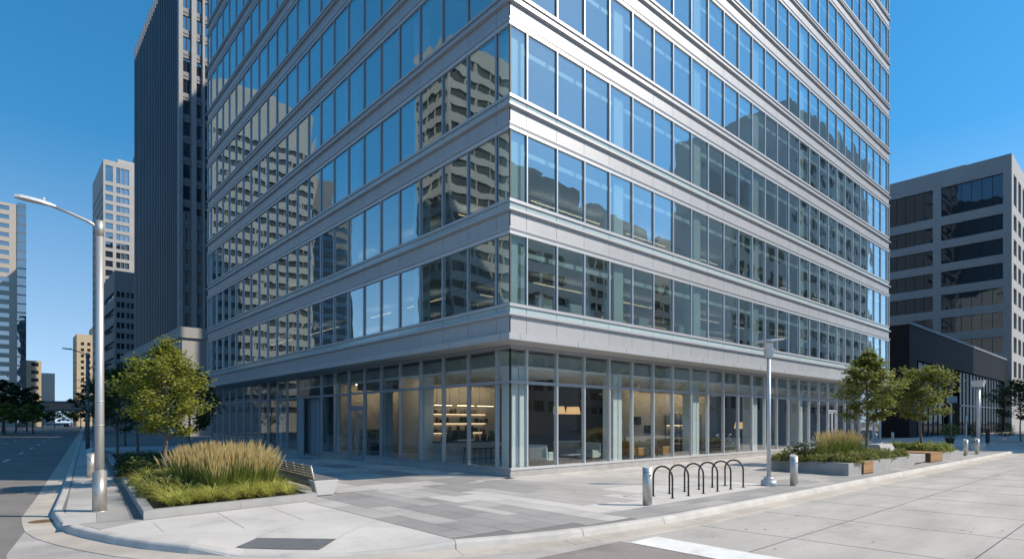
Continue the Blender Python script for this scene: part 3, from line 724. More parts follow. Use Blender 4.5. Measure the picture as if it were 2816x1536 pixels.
# bike hoops
def hoop(x, lab):
    t = thing('bike_rack', lab, 'bike rack', (x, -7.18, 0), 0, 'row of dark steel bike hoops')
    b = MB(); w_, h = .31, .86; p = [(0, -w_, .012), (0, -w_, h-w_)]+[(0, -w_*cos(a), h-w_+w_*sin(a)) for a in [pi*k/14 for k in range(1, 14)]]+[(0, w_, h-w_), (0, w_, .012)]
    b.tube(p, .026, 12); b.build('hoop', M_rack, t, True)
    for s in (-1, 1):
        b = MB(); b.cyl(0, s*w_, 0, .011, .07, .07, 16); b.build('base_plate', M_rack, t, True)
for k, s in enumerate(('nearest the big bollard', 'second from the big bollard', 'third from the big bollard', 'fourth from the big bollard', 'fifth from the big bollard', 'nearest the plaza lamp')): hoop(-.7+.8*k, 'dark steel bike hoop in the row of six, '+s)
# street lamps on the side street
def street_lamp(x, y, lab, dark=False, h=6.75, base=True, rb=.086):
    m = mat('dark_pole', (.16, .17, .18), .45, .5) if dark else M_steelw
    t = thing('street_lamp', lab, 'street lamp', (x, y, 0), atan2(-1., -.098)+pi/2-.0, 'lamps along the side street')
    t.rotation_euler = (0, 0, atan2(SL, -1)+pi)            # local -X points over the road
    b = MB(); b.tube([(0, 0, .02), (0, 0, 2.6), (0, 0, h)], [rb*1.12, rb*1.05, rb*.9], 24); b.build('pole', m, t, True)
    if base:
        b = MB(); b.cyl(0, 0, 0, .90, .145, .145, 32, 0, .085, (.2, -.98)); b.cyl(0, 0, 0, .02, .17, .17, 32); b.build('sleeve', M_steel, t, True)
        for zc_ in (2.0, 2.55): b = MB(); b.cyl(0, 0, zc_, zc_+.024, rb*1.12, rb*1.12, 24); b.build('collar', M_steel, t, True)
    b = MB(); b.cyl(0, 0, h-.32, h+.03, rb*1.02, rb*1.02, 24); b.build('pole_cap', m, t, True)
    b = MB(); b.tube([(0, 0, h-.14), (-.22, 0, h-.02), (-.55, 0, h+.1), (-.9, 0, h+.2)], [.038, .036, .033, .03], 12); b.build('arm', m, t, True)
    b = MB(); n = 7
    lum = [(-.8, .035), (-.9, .06), (-1.05, .1), (-1.25, .125), (-1.42, .115), (-1.52, .06)]
    def sec(xx, wd, z): return [(xx, -wd, z), (xx, wd, z)]
    for (xa, wa), (xb, wb) in zip(lum, lum[1:]):
        za, zb = h+.19+(-xa-.9)*.09, h+.19+(-xb-.9)*.09; ta, tb = .075*min(1, wa/.08), .075*min(1, wb/.08)
        b.face([(xa, -wa, za), (xa, wa, za), (xb, wb, zb), (xb, -wb, zb)][::-1], 0); b.face([(xa, -wa*.6, za+ta), (xb, -wb*.6, zb+tb), (xb, wb*.6, zb+tb), (xa, wa*.6, za+ta)][::-1], 0)
        for s in (1, -1): 
            f_ = [(xa, s*wa, za), (xb, s*wb, zb), (xb, s*wb*.6, zb+tb), (xa, s*wa*.6, za+ta)]; b.face(f_ if s > 0 else f_[::-1], 0)
    b.face([(-.8, -.035, h+.181), (-.8, -.02, h+.22), (-.8, .02, h+.22), (-.8, .035, h+.181)]); b.face([(-1.52, -.06, h+.246), (-1.52, .06, h+.246), (-1.52, .036, h+.3), (-1.52, -.036, h+.3)])
    o = b.build('lamp_head', mat('lamp_head_white', (.62, .63, .63), .4, .2) if not dark else m, t, True)
    b = MB(); b.face([(-1.0, -.07, h+.196), (-1.0, .07, h+.196), (-1.4, .085, h+.231), (-1.4, -.085, h+.231)][::-1]); b.build('lens', mat('lamp_lens', (.6, .6, .56), .2), o, True)
    b = MB(); b.cyl(-1.02, 0, h+.27, h+.35, .03, .025, 10); b.build('photocell', M_lampgrey, o, True)
    return t
street_lamp(-12.72, .11, 'tall steel street lamp with curved arm and thick sleeve at the pavement corner')
street_lamp(-9.23, 37.4, 'dark street lamp farther up the side street, nearer of two', True, 7.2, False, .12)
street_lamp(-3.3, 99, 'dark street lamp far up the side street, farther of two', True, 7.2, False, .12)
# plaza lamp
t = thing('plaza_lamp', 'grey plaza lamp post with flat blade top beside the bike racks', 'lamp post', (4.44, -7.79, 0))
b = MB(); b.cyl(0, 0, 0, .17, .245, .235, 32); b.cyl(0, 0, .17, .19, .235, .22, 32); b.cyl(0, 0, .19, .28, .165, .155, 32); b.build('base', M_lampgrey, t, True)
b = MB(); b.cyl(0, 0, .281, 4.2, .068, .062, 24); b.build('pole', M_lampgrey, t, True)
b = MB(); b.hexa([(-.1, -.09), (.1, -.09), (.1, .09), (-.1, .09)], 4.2, 4.46, top=[(-.145, -.12), (.145, -.12), (.145, .12), (-.145, .12)]); b.build('lamp_housing', M_lampgrey, t, True, .015)
b = MB(); b.box(-.115, .115, -.095, .095, 4.463, 4.66); b.build('lens', mat('lamp_diffuser', (.6, .58, .52), .35), t, True)
b = MB(); pr = [(-.5, .0, .012), (-.3, .03, .022), (0, .055, .035), (.3, .085, .022), (.5, .11, .012)]
for (xa, za, ta), (xb, zb, tb) in zip(pr, pr[1:]):
    wa, wb = .2*(1-(xa/.53)**2)**.5, .2*(1-(xb/.53)**2)**.5
    b.face([(xa, -wa, 4.69+za+ta), (xb, -wb, 4.69+zb+tb), (xb, wb, 4.69+zb+tb), (xa, wa, 4.69+za+ta)]); b.face([(xa, -wa, 4.69+za-ta), (xa, wa, 4.69+za-ta), (xb, wb, 4.69+zb-tb), (xb, -wb, 4.69+zb-tb)])
    for s in (1, -1):
        q = [(xa, s*wa, 4.69+za-ta), (xb, s*wb, 4.69+zb-tb), (xb, s*wb, 4.69+zb+tb), (xa, s*wa, 4.69+za+ta)]; b.face(q if s < 0 else q[::-1])
b.box(-.03, .03, -.03, .03, 4.66, 4.735)
blade = b.build('blade_top', M_lampgrey, t, True)
t.rotation_euler = (0, 0, R(-42))
# far right lamp with box head, small signs
t = thing('box_lamp', 'grey lamp post with flat box head in shade by the far kerb', 'lamp post', (38.78, -7.35, 0))
b = MB(); b.box(-.35, .35, -.35, .35, 0, .5); b.build('base', M_lampgrey, t, True)
b = MB(); b.cyl(0, 0, .501, 4.6, .13, .12, 20); b.build('pole', M_lampgrey, t, True)
b = MB(); b.hexa([(-.3, -.3), (.3, -.3), (.3, .3), (-.3, .3)], 4.6, 5.0, top=[(-.36, -.36), (.36, -.36), (.36, .36), (-.36, .36)]); b.box(-.38, .38, -.38, .38, 5.002, 5.06); b.build('lamp_head', M_lampgrey, t, True)
b = MB(); b.box(.13, .35, -.12, .12, 2.9, 3.7); b.build('control_box', M_lampgrey, t, True)
def sign_post(x, y, h, bw, bh, lab, m, rz=-.73):
    t = thing('sign_post', lab, 'sign', (x, y, 0), rz)
    b = MB(); b.cyl(0, 0, 0, h, .05, .05, 10); b.build('post', M_lampgrey, t, True)
    b = MB(); b.box(-bw/2, bw/2, -.09, -.055, h-bh, h); b.build('board', m, t, True)
    b = MB(); b.box(-bw/2-.05, bw/2+.05, -.054, -.03, h-bh-.05, h+.05); b.build('board_back', M_black, t, True)
M_signb = mat('sign_blue_grey', (.22, .28, .34), .4)
sign_post(*at(2616, 58), 4.6, 1.05, .62, 'blank blue-grey sign board on a slim post before the black pavilion', M_signb)
sign_post(*at(2657, 47), 2.6, .2, .55, 'slim post with small upright plate behind the far bollards', mat('plate_grey', (.4, .42, .44), .4))
sign_post(*at(2715, 50), 1.4, .25, 1.1, 'short dark marker post past the box lamp', M_black)
sign_post(*at(259, 47), 3.4, .3, .9, 'dark sign post beside the nearer dark street lamp', M_black)
# benches
M_benchg = mat('grey_bench_concrete', (.34, .335, .325), .75, 0, .1, 2, fine=.08)
M_benchc = mat('bench_concrete', (.58, .57, .54), .7, 0, .05, 2)
t = thing('slatted_bench', 'long bench with slatted backrest and white concrete ends beside the corner planter', 'bench', (-7.62, -.75, 0), -SL*.9)
for y0, y1, nm in ((0, .5, 'end_block'), (3.9, 4.4, 'end_block')):
    b = MB(); b.hexa([(-.18, y0+.06), (.28, y0+.06), (.28, y1-.06), (-.18, y1-.06)], .03, .45, top=[(-.3, y0), (.4, y0), (.4, y1), (-.3, y1)]); b.box(-.14, .24, y0+.1, y1-.1, 0, .029); b.build(nm, M_benchc, t, True, .012)
b = MB(); b.hexa([(-.14, .5), (.22, .5), (.22, 3.9), (-.14, 3.9)], .2, .36, top=[(-.26, .5), (.36, .5), (.36, 3.9), (-.26, 3.9)]); b.build('beam', M_benchc, t, True)
b = MB()
for k in range(9): b.box(-.24+.068*k, -.19+.068*k, .02, 4.38, .455, .485)
b.build('seat', mat('seat_slats_grey', (.22, .21, .20), .6, island=.1), t, True)
b = MB()
for k in range(5): b.hexa([(-.30-.018*k, .08), (-.275-.018*k, .08), (-.275-.018*k, 4.32), (-.30-.018*k, 4.32)], .50+.075*k, .555+.075*k)
b.build('backrest', M_woodg, t, True)
for k in range(6):
    y = .1+.84*k; b = MB(); b.tube([(-.2, y, .46), (-.27, y, .5), (-.35, y, .88)], .02, 6); b.build('bracket', M_steel, t, True)
# wood benches and sculpted concrete bench
def wood_bench(x0, x1, y0, y1, lab):
    t = thing('timber_bench', lab, 'bench', (x0, y0, 0), 0, 'timber benches set between the planters')
    w_, d = x1-x0, y1-y0
    b = MB(); b.box(.03, w_-.03, .05, d, .02, .40); b.build('core', mat('bench_core', (.10, .055, .025), .7), t, True)
    b = MB()
    for k in range(5): b.box(0, w_, .0, .045, .045+.082*k, .12+.082*k)
    b.build('front_slats', M_wood, t, True)
    b = MB(); n = int(d/.1)
    for k in range(n): b.box(0, w_, .0+.1*k, .09+.1*k, .455, .49)
    b.build('seat', M_wood, t, True)
    b = MB(); b.box(.05, w_-.05, .06, d-.05, .402, .453); b.build('bearer', M_black, t, True)
wood_bench(11.25, 12.4, -8.47, -6.9, 'timber slatted bench set into the front of the planter by the plaza lamp')
wood_bench(21.2, 23.45, -8.45, -6.6, 'timber slatted bench against the end of the far planter')
t = thing('concrete_bench', 'sculpted pale concrete bench with sloping back between the two planter boxes', 'bench', (18.4, -7.4, 0))
b = MB(); b.box(0, 2.4, -.9, 0, .06, .46); b.box(.15, 2.25, -.75, -.15, 0, .059); b.build('seat', M_benchg, t, True, .02)
b = MB(); b.hexa([(-.2, .01), (2.4, .01), (2.4, 1.3), (-.2, 1.3)], .0, .95, top=[(.1, .5), (2.1, .5), (2.1, 1.1), (.1, 1.1)]); b.build('backrest', M_benchg, t, True, .02)
b = MB(); b.hexa([(.5, -.012+.06), (.75, .048), (1.0, .2), (.75, .2)], .12, .5); b.build('recess', M_joint, t, True)
# planters
def stone_ring(mb, pts, w_, z1, z0=0., seg=None):
    n = len(pts)
    inn_ = []
    for i in range(n):
        a, p, c = Vector(pts[i-1]), Vector(pts[i]), Vector(pts[(i+1) % n])
        d1 = (p-a).normalized(); d2 = (c-p).normalized(); n1 = Vector((-d1.y, d1.x)); n2 = Vector((-d2.y, d2.x)); bi = (n1+n2).normalized(); inn_.append(p+bi*(w_/max(.3, bi.dot(n1))))
    for i in range(n):
        p, q, pi_, qi = Vector(pts[i]), Vector(pts[(i+1) % n]), inn_[i], inn_[(i+1) % n]
        k = max(1, round((q-p).length/(seg or 1.9)))
        for s in range(k):
            e = .0025; f0 = s/k+(e/(q-p).length*k if s else 0)*0; f1 = (s+1)/k
            f0 = s/k+(.004/(q-p).length if s else 0); 
            mb.hexa([tuple(p.lerp(q, f0)), tuple(p.lerp(q, f1)), tuple(qi.lerp(pi_, 1-f1)), tuple(pi_.lerp(qi, f0))], z0, z1)
    return inn_
LPL = [(-12.18, -1.95), (-8.1, -1.38), (-5.45, 26), (-9.45, 26)]
t = thing('stone_planter', 'low grey granite planter kerb round the grass bed at the street corner', 'planter', (-10, 5, 0))
b = MB(); i_ = stone_ring(b, LPL, .2, .19); b.build('kerb_stone', M_kerb, t)
b = MB(); b.face([(p.x-.02, p.y, .13) for p in i_]); b.build('soil', M_soil, t)
RPL = [(10.1, -8.5), (18.1, -8.5), (18.1, -6.9), (17.2, -5.0), (10.9, -4.8)]
t = thing('stone_planter', 'grey stone planter box with tall grass beside the plaza lamp', 'planter', (14, -7, 0))
b = MB(); i_ = stone_ring(b, [(9.95, -8.35), (11.24, -8.4), (11.24, -6.85), (12.42, -6.85), (12.42, -8.45), (18.1, -8.5), (18.1, -6.6), (17.4, -4.9), (10.9, -4.8)], .22, .49, seg=1.3); b.build('stone_wall', M_kerb, t)
b = MB(); b.face([(p.x, p.y, .42) for p in i_]); b.build('soil', M_soil, t)
t = thing('stone_planter', 'far grey stone planter box with lime ground cover and a small tree', 'planter', (25, -7, 0))
b = MB(); i_ = stone_ring(b, [(23.5, -8.45), (27.2, -8.45), (27.8, -5.2), (23.2, -5.2)], .22, .45, seg=1.2); b.build('stone_wall', M_kerb, t)
b = MB(); b.face([(p.x, p.y, .39) for p in i_]); b.build('soil', M_soil, t)
# tactile panel, covers
q4 = [drape(649, 1504), drape(878, 1511), drape(925, 1482), drape(708, 1479)]
t = thing('tactile_panel', 'dark grey tactile warning panel with domes set in the corner ramp', 'tactile paving', (q4[0][0], q4[0][1], 0))
def bil(u, v): return tuple((q4[0][i]*(1-u)+q4[1][i]*u)*(1-v)+(q4[3][i]*(1-u)+q4[2][i]*u)*v for i in (0, 1))
b = MB(); dm = MB()
for i in range(24):
    for k in range(11):
        q = [(x, y, dip(x, y)+.017) for x, y in (bil(i/24, k/11), bil((i+1)/24, k/11), bil((i+1)/24, (k+1)/11), bil(i/24, (k+1)/11))]
        b.face(q); x, y, z = [sum(p[n] for p in q)/4 for n in range(3)]; dm.cyl(x, y, z-.004, z+.007, .021, .012, 6)
b.build('plate', mat('tactile_grey', (.17, .175, .18), .7, 0, .1, fine=.15), t)
b = dm
b.build('domes', mat('tactile_dome', (.10, .103, .108), .6), t)
for nm, px, py, r, lab, m in (('manhole_cover', 22, 1354, .36, 'round manhole cover in the side road asphalt', mat('cast_iron', (.075, .07, .065), .6, .4, .2, 8)), ('drain_cover', 121, 1432, .28, 'rusty round drain cover in the gutter at the corner', mat('rusty_iron', (.16, .10, .04), .8, .1, .3, 8))):
    x, y = on_ground(px, py, -.14); b = MB(); b.cyl(x, y, -.15, -.134 if nm[0] == 'd' else -.141, r, r, 24); tag(b.build(nm, m), lab, 'manhole cover')
# ================================================================ PLANTS
def leaf(mb, p, r, a, tilt, m=0):
    u = Vector((cos(a), sin(a), sin(tilt)*.8)); v = Vector((-sin(a), cos(a), random.uniform(-.7, .7))); p = Vector(p)
    mb.face([p-u*r*.6, p+v*r*.45, p+u*r*.75, p-v*r*.45], m)
def tree_meshes(name, h, cw, z0, lean, seed, nleaf, ls, leafm, cone=.6, ntw=6, nprim=26, tr=.07):
    rnd = random.Random(seed); wood = MB()
    trunk = [Vector((lean*(z/h)+.03*sin(3*z+seed), .03*cos(2.3*z+seed), z)) for z in [h*k/10*.93 for k in range(11)]]
    wood.tube(trunk, [tr*(1-.085*k)+.008 for k in range(11)], 9)
    tips = []
    for i in range(nprim):
        f = (i+.5)/nprim; z = z0+.15+(h*.9-z0)*f**.9
        prof = (min(1, .55+f*2.2) if f < .25 else 1-((f-.25)/.75)**1.15*cone)*cw/2*rnd.uniform(.75, 1.1)
        a = i*2.399+rnd.uniform(-.4, .4); k = min(9.99, z/(h*.93)*10); b0 = trunk[int(k)].lerp(trunk[min(10, int(k)+1)], k % 1)
        rise = rnd.uniform(.25, .6)+f*.35
        pts = [b0]
        for s in range(1, 5):
            q = s/4; pts.append(b0+Vector((cos(a)*prof*q, sin(a)*prof*q, prof*rise*q**1.25+rnd.uniform(-.03, .03))))
        wood.tube(pts, [tr*.42*(1-f*.5), tr*.3*(1-f*.5), tr*.2, tr*.13, .006], 5, cap=False)
        for s in range(ntw):
            q = .3+.7*(s+rnd.random())/ntw; kk = q*4; p = pts[min(3, int(kk))].lerp(pts[min(4, int(kk)+1)], kk-int(kk) if kk < 4 else 1)
            aa = a+rnd.choice((-1, 1))*rnd.uniform(.4, 1.3); l = prof*rnd.uniform(.18, .42)
            e = p+Vector((cos(aa)*l, sin(aa)*l, l*rnd.uniform(.0, .7)))
            wood.tube([p, p.lerp(e, .5)+Vector((0, 0, .02)), e], [.010, .007, .004], 3, cap=False); tips += [(p.lerp(e, .6), l), (e, l)]
    top = trunk[-1]
    for s in range(5): tips.append((top+Vector((rnd.uniform(-.1, .1), rnd.uniform(-.1, .1), rnd.uniform(-.25, .3))), .3))
    cr = MB(); per = max(3, nleaf//len(tips))
    for p, l in tips:
        n = int(per*rnd.uniform(.4, 1.6)); sp = .09+.22*l
        for _ in range(n):
            d = Vector((rnd.gauss(0, sp), rnd.gauss(0, sp), rnd.gauss(-.02, sp*.6))); q = p+d
            a, ti = rnd.uniform(0, 6.28), rnd.uniform(-.9, .9); r = ls*rnd.uniform(.7, 1.25)
            u = Vector((cos(a), sin(a), ti*.7)); v = Vector((-sin(a), cos(a), rnd.uniform(-.8, .8)))
            cr.face([q-u*r*.55, q-v*r*.42, q+u*r*.65, q+v*r*.42])
    return wood, cr
def tree(name, lab, x, y, h, cw, z0, seed, nleaf, ls, leafm, lean=0, cone=.6, group=None, z=0, **kw):
    t = thing(name, lab, 'tree', (x, y, z), 0, group)
    wd, cr = tree_meshes(name, h, cw, z0, lean, seed, nleaf, ls, leafm, cone, **kw)
    wd.build('trunk', M_bark, t, True); cr.build('crown', leafm, t, True); return t
tree('street_tree', 'sunlit yellow-green young tree rising from the corner planter', *at(455, 19.2), 4.75, 2.5, 1.2, 3, 13000, .08, M_leaf, cone=.95, z=.13, nprim=30)
tree('street_tree', 'small tree with pointed crown in the planter by the plaza lamp, against the shop front', *at(2385, 27.6), 5.2, 2.6, 1.35, 11, 9000, .11, M_leafr, cone=.95, z=.42, nprim=30)
tree('street_tree', 'small spreading green tree in the planter past the concrete bench', *at(2532, 33.), 4.6, 2.85, 1.5, 21, 8500, .115, M_leafr, cone=.5, z=.39, nprim=28)
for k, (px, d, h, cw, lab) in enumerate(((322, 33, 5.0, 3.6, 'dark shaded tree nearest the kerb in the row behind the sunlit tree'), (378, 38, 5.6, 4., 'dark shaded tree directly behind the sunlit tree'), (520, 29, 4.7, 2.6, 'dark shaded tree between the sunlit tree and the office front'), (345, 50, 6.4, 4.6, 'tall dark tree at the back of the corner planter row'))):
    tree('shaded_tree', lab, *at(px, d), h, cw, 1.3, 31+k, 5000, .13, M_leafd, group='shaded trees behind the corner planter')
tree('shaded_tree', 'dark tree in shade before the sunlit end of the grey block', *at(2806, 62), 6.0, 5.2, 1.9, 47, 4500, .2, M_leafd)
# far street trees on the left
k = 0
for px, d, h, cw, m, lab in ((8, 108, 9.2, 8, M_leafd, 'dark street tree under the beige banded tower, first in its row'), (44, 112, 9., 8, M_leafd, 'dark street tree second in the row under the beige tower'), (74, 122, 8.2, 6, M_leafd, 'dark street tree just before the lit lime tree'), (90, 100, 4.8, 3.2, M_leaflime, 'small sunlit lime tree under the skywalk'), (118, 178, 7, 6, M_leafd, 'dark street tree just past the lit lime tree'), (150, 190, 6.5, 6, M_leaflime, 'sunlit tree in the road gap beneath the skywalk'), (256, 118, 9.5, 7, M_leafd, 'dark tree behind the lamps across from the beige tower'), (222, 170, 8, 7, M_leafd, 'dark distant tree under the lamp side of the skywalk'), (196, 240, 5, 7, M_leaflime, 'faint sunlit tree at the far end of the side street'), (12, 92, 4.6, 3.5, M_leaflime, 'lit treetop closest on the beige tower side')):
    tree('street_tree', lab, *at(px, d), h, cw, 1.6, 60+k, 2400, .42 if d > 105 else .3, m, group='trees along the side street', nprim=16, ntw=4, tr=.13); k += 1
# grasses
def clump(seed, n, L0, L1, droop, w_, r0, rnd=None):
    rnd = random.Random(seed); b = MB()
    for _ in range(n):
        a = rnd.uniform(0, 6.28); r = r0*rnd.random()**.5; x, y = r*cos(a), r*sin(a); a += rnd.uniform(-.6, .6); l = rnd.uniform(L0, L1); dr = droop*rnd.uniform(.4, 1.3); out = rnd.uniform(.15, .55)
        px, py = -sin(a)*w_/2, cos(a)*w_/2; pts = []
        for s in range(5):
            q = s/4; o = l*(out*q+dr*q*q*.6); pts.append((x+cos(a)*o, y+sin(a)*o, l*(q*(1-.25*out)-dr*.55*q**2.6)))
        for s in range(4):
            k0, k1 = 1-s/4*.75, 1-(s+1)/4*.9; p, q = pts[s], pts[s+1]
            b.face([(p[0]-px*k0, p[1]-py*k0, p[2]), (p[0]+px*k0, p[1]+py*k0, p[2]), (q[0]+px*k1, q[1]+py*k1, q[2]), (q[0]-px*k1, q[1]-py*k1, q[2])])
    return b
def reed(seed, n, h):
    rnd = random.Random(seed); bl, pl = MB(), MB()
    for i in range(n*2):
        a = rnd.uniform(0, 6.28); r = .2*rnd.random()**.5; x, y = r*cos(a), r*sin(a); l = h*rnd.uniform(.45, .9); out = rnd.uniform(.06, .38); w_ = .009
        px, py = -sin(a)*w_, cos(a)*w_; p = Vector((x, y, 0)); e = Vector((x+cos(a)*l*out, y+sin(a)*l*out, l)); m = p.lerp(e, .5)+Vector((-cos(a)*.03, -sin(a)*.03, .03))
        bl.face([(p.x-px, p.y-py, 0), (p.x+px, p.y+py, 0), (m.x+px, m.y+py, m.z), (m.x-px, m.y-py, m.z)]); bl.face([(m.x-px, m.y-py, m.z), (m.x+px, m.y+py, m.z), (e.x, e.y, e.z)])
    for i in range(n):
        a = rnd.uniform(0, 6.28); r = .17*rnd.random()**.5; x, y = r*cos(a), r*sin(a); l = h*rnd.uniform(.7, 1.1); out = abs(rnd.gauss(0, .17)); w_ = .004
        e = Vector((x+cos(a)*l*out+.04, y+sin(a)*l*out, l)); p = Vector((x, y, 0)); d = (e-p); s0 = p+d*rnd.uniform(.66, .8)
        sx, sy = -sin(a), cos(a)
        bl.face([(p.x-sx*w_, p.y-sy*w_, 0), (p.x+sx*w_, p.y+sy*w_, 0), (s0.x+sx*w_, s0.y+sy*w_, s0.z), (s0.x-sx*w_, s0.y-sy*w_, s0.z)])
        m = p+d*.87+Vector((cos(a), sin(a), 0))*-.012; wp = .015*h/1.4
        for (ux, uy) in ((sx, sy), (cos(a), sin(a))):
            pl.face([tuple(s0), (m.x+ux*wp, m.y+uy*wp, m.z), tuple(e), (m.x-ux*wp, m.y-uy*wp, m.z)])
    return bl, pl
def inside(poly, x, y):
    c = False
    for (x0, y0), (x1, y1) in zip(poly, poly[1:]+poly[:1]):
        if (y0 > y) != (y1 > y) and x < (x1-x0)*(y-y0)/(y1-y0)+x0: c = not c
    return c
protos = []
def first_or_dup(store, make, loc, rz, sc):
    global last_thing
    v = random.randrange(len(store))
    if store[v] is None:
        t = make(v); t.location = loc; t.rotation_euler = (0, 0, rz); t.scale = (sc, sc, sc); store[v] = t
    else: t = dup(store[v], loc, rz, scale=(sc, sc, sc))
    last_thing = t
def mk_clump(v):
    return tag(clump(100+v, 190, .42, .85, .95, .019, .09).build('grass_tuft', M_blade), 'yellow-green arching grass tuft in the front of the corner planter', 'grass', 'low grass tufts in the corner planter', 'thing')
st = [None]*5
u_ = Vector((SL, 1)).normalized(); pts = []
def lp(a, b_):                                     # corner planter coordinates: a along its front, b_ towards the back
    fx, fy = (-11.93+a*.99, -1.68+a*.14); return (fx+u_.x*b_, fy+u_.y*b_)
for b_ in range(14):
    n = 9
    for a in range(n):
        aa = .28+a*.5+random.uniform(-.12, .12)+(b_ % 2)*.2; bb = .3+b_*.52+random.uniform(-.12, .12)
        if aa > 3.55+.0*b_: continue
        if bb > 1.3 and 1.15 < aa < 3.1 and bb < 4.5: continue        # reeds stand there
        if bb > 2.9 and aa > 1.0 and random.random() < .75: continue
        x, y = lp(aa, bb); first_or_dup(st, mk_clump, (x, y, .13), random.uniform(0, 6), random.uniform(.7, 1.1))
def mk_reed(v):
    t = thing('feather_grass', 'tall tan-plumed feather grass clump in the corner planter beside the slatted bench', 'ornamental grass', group='feather grass in the corner planter')
    a, b = reed(200+v, 90, 1.3); t['kind'] = 'thing'; a.build('blades', M_bladeg, t, True); b.build('plumes', M_plume, t, True); return t
sr = [None]*6
for b_ in range(8):
    for a in range(8):
        aa = .95+a*.34+random.uniform(-.1, .1)+(b_ % 2)*.18; bb = 1.25+b_*.42+random.uniform(-.12, .12)
        if aa > 3.7 or ((aa-2.05)/1.2)**2+((bb-2.75)/1.75)**2 > 1: continue
        x, y = lp(aa, bb); e_ = ((aa-2.05)/1.2)**2+((bb-2.75)/1.75)**2
        cx_, cy_ = lp(2.05, 2.75); first_or_dup(sr, mk_reed, (x, y, .13), 0, random.uniform(.95, 1.12)-.2*e_)
        o_ = last_thing; o_.rotation_euler = (-(y-cy_)*.07, (x-cx_)*.10, random.uniform(0, 6) if e_ < .15 else 0)
# shrubs
def shrub(seed, r, h, n, ls):
    rnd = random.Random(seed); b = MB()
    for i in range(n):
        a = rnd.uniform(0, 6.28); q = rnd.random()**.5; z = h*(1-q*q*.85)*rnd.uniform(.25, 1.)+rnd.gauss(0, .03); k = 1+.15*sin(a*3+seed)
        leaf(b, (r*q*k*cos(a), r*q*k*sin(a), max(.02, z)), ls*rnd.uniform(.7, 1.3), rnd.uniform(0, 6.28), rnd.uniform(-1, 1))
    for i in range(14):
        a = rnd.uniform(0, 6.28); l = rnd.uniform(.5, .9); b.tube([(0, 0, 0), (r*.4*cos(a)*l, r*.4*sin(a)*l, h*.5*l), (r*.8*cos(a)*l, r*.8*sin(a)*l, h*.8*l)], [.008, .006, .003], 3, 1, False)
    return b
def shrubs(name, lab, grp, pts_, m, r, h, n, ls, z, nv=3, seed=0):
    s_ = [None]*nv
    def mk(v):
        return tag(shrub(seed+v, r, h, n, ls).build(name, [m, M_bark]), lab, 'shrub', grp, 'thing')
    for x, y in pts_: first_or_dup(s_, mk, (x, y, z), random.uniform(0, 6), random.uniform(.8, 1.2))
P1 = []
for k in range(10):
    for a in range(6):
        aa, bb = .3+a*.62+random.uniform(-.15, .15), 6.9+k*.95+random.uniform(-.2, .2); P1.append(lp(aa, bb))
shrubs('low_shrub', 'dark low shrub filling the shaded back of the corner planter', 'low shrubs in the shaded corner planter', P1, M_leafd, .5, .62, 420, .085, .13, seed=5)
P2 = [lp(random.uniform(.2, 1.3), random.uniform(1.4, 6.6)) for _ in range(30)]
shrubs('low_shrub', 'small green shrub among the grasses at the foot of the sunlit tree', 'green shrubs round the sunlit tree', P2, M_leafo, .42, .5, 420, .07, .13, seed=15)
def band(x0, x1, y0, y1, sp):
    out = []; x = x0
    while x < x1:
        y = y0
        while y < y1: out.append((x+random.uniform(-.1, .1), y+random.uniform(-.1, .1))); y += sp
        x += sp
    return out
shrubs('low_shrub', 'low green ground cover shrub along the front of the planter by the plaza lamp', 'ground cover in the planter by the plaza lamp', band(10.55, 11.1, -8.15, -5.3, .45)+band(12.8, 17.9, -8.1, -5.6, .52), M_leafo, .34, .42, 330, .07, .42, seed=25)
shrubs('low_shrub', 'lime green ground cover shrub in the planter past the concrete bench', 'ground cover in the planter past the concrete bench', band(23.8, 27., -8.1, -5.4, .5), M_leaflime, .36, .5, 300, .08, .39, seed=35)
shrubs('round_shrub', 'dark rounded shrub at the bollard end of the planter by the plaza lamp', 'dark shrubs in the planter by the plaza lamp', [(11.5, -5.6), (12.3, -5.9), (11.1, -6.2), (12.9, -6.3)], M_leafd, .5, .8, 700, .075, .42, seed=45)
def mk_reed2(v):
    t = thing('feather_grass', 'tall tan-plumed grass clump in the planter by the plaza lamp behind the timber bench', 'ornamental grass', group='feather grass in the planter by the plaza lamp')
    a, b = reed(230+v, 70, 1.2); t['kind'] = 'thing'; a.build('blades', M_bladeg, t, True); b.build('plumes', M_plume, t, True); return t
sr2 = [None]*2
for px, d in ((2258, 25.2), (2275, 25.5), (2290, 25.6), (2300, 25.9), (2318, 26), (2333, 26.2), (2348, 26.5), (2362, 26.6), (2268, 26.2), (2325, 26.9), (2342, 27.2)):
    x, y = at(px, d); first_or_dup(sr2, mk_reed2, (x, y, .42), random.uniform(0, 6), random.uniform(.85, 1.1))
# potted shrubs in the far plaza
for k, (px, d, s_, lab) in enumerate(((2612, 56, 1.3, 'rusty brown rounded shrub in a pot before the far bollards'), (2680, 58, 1.25, 'dark rounded potted shrub between the far bollards'), (2762, 60, 1.4, 'dark rounded potted shrub past the box lamp'))):
    x, y = at(px, d); t = thing('potted_shrub', lab, 'potted plant', (x, y, 0))
    b = MB(); b.cyl(0, 0, 0, .5, .28, .42, 16); b.cyl(0, 0, .5, .52, .42, .36, 16); b.build('pot', M_benchc if k else M_soil, t, True)
    sb = MB(); rnd = random.Random(k)
    for i in range(700):
        a, q = rnd.uniform(0, 6.28), rnd.uniform(-1, 1); rr = s_*.62*rnd.uniform(.6, 1.05); leaf(sb, (rr*(1-q*q)**.5*cos(a), rr*(1-q*q)**.5*sin(a), .5+s_*.55+rr*q*.9), .12, rnd.uniform(0, 6), rnd.uniform(-1, 1))
    sb.build('foliage', M_leafo if k == 0 else M_leafd, t, True)
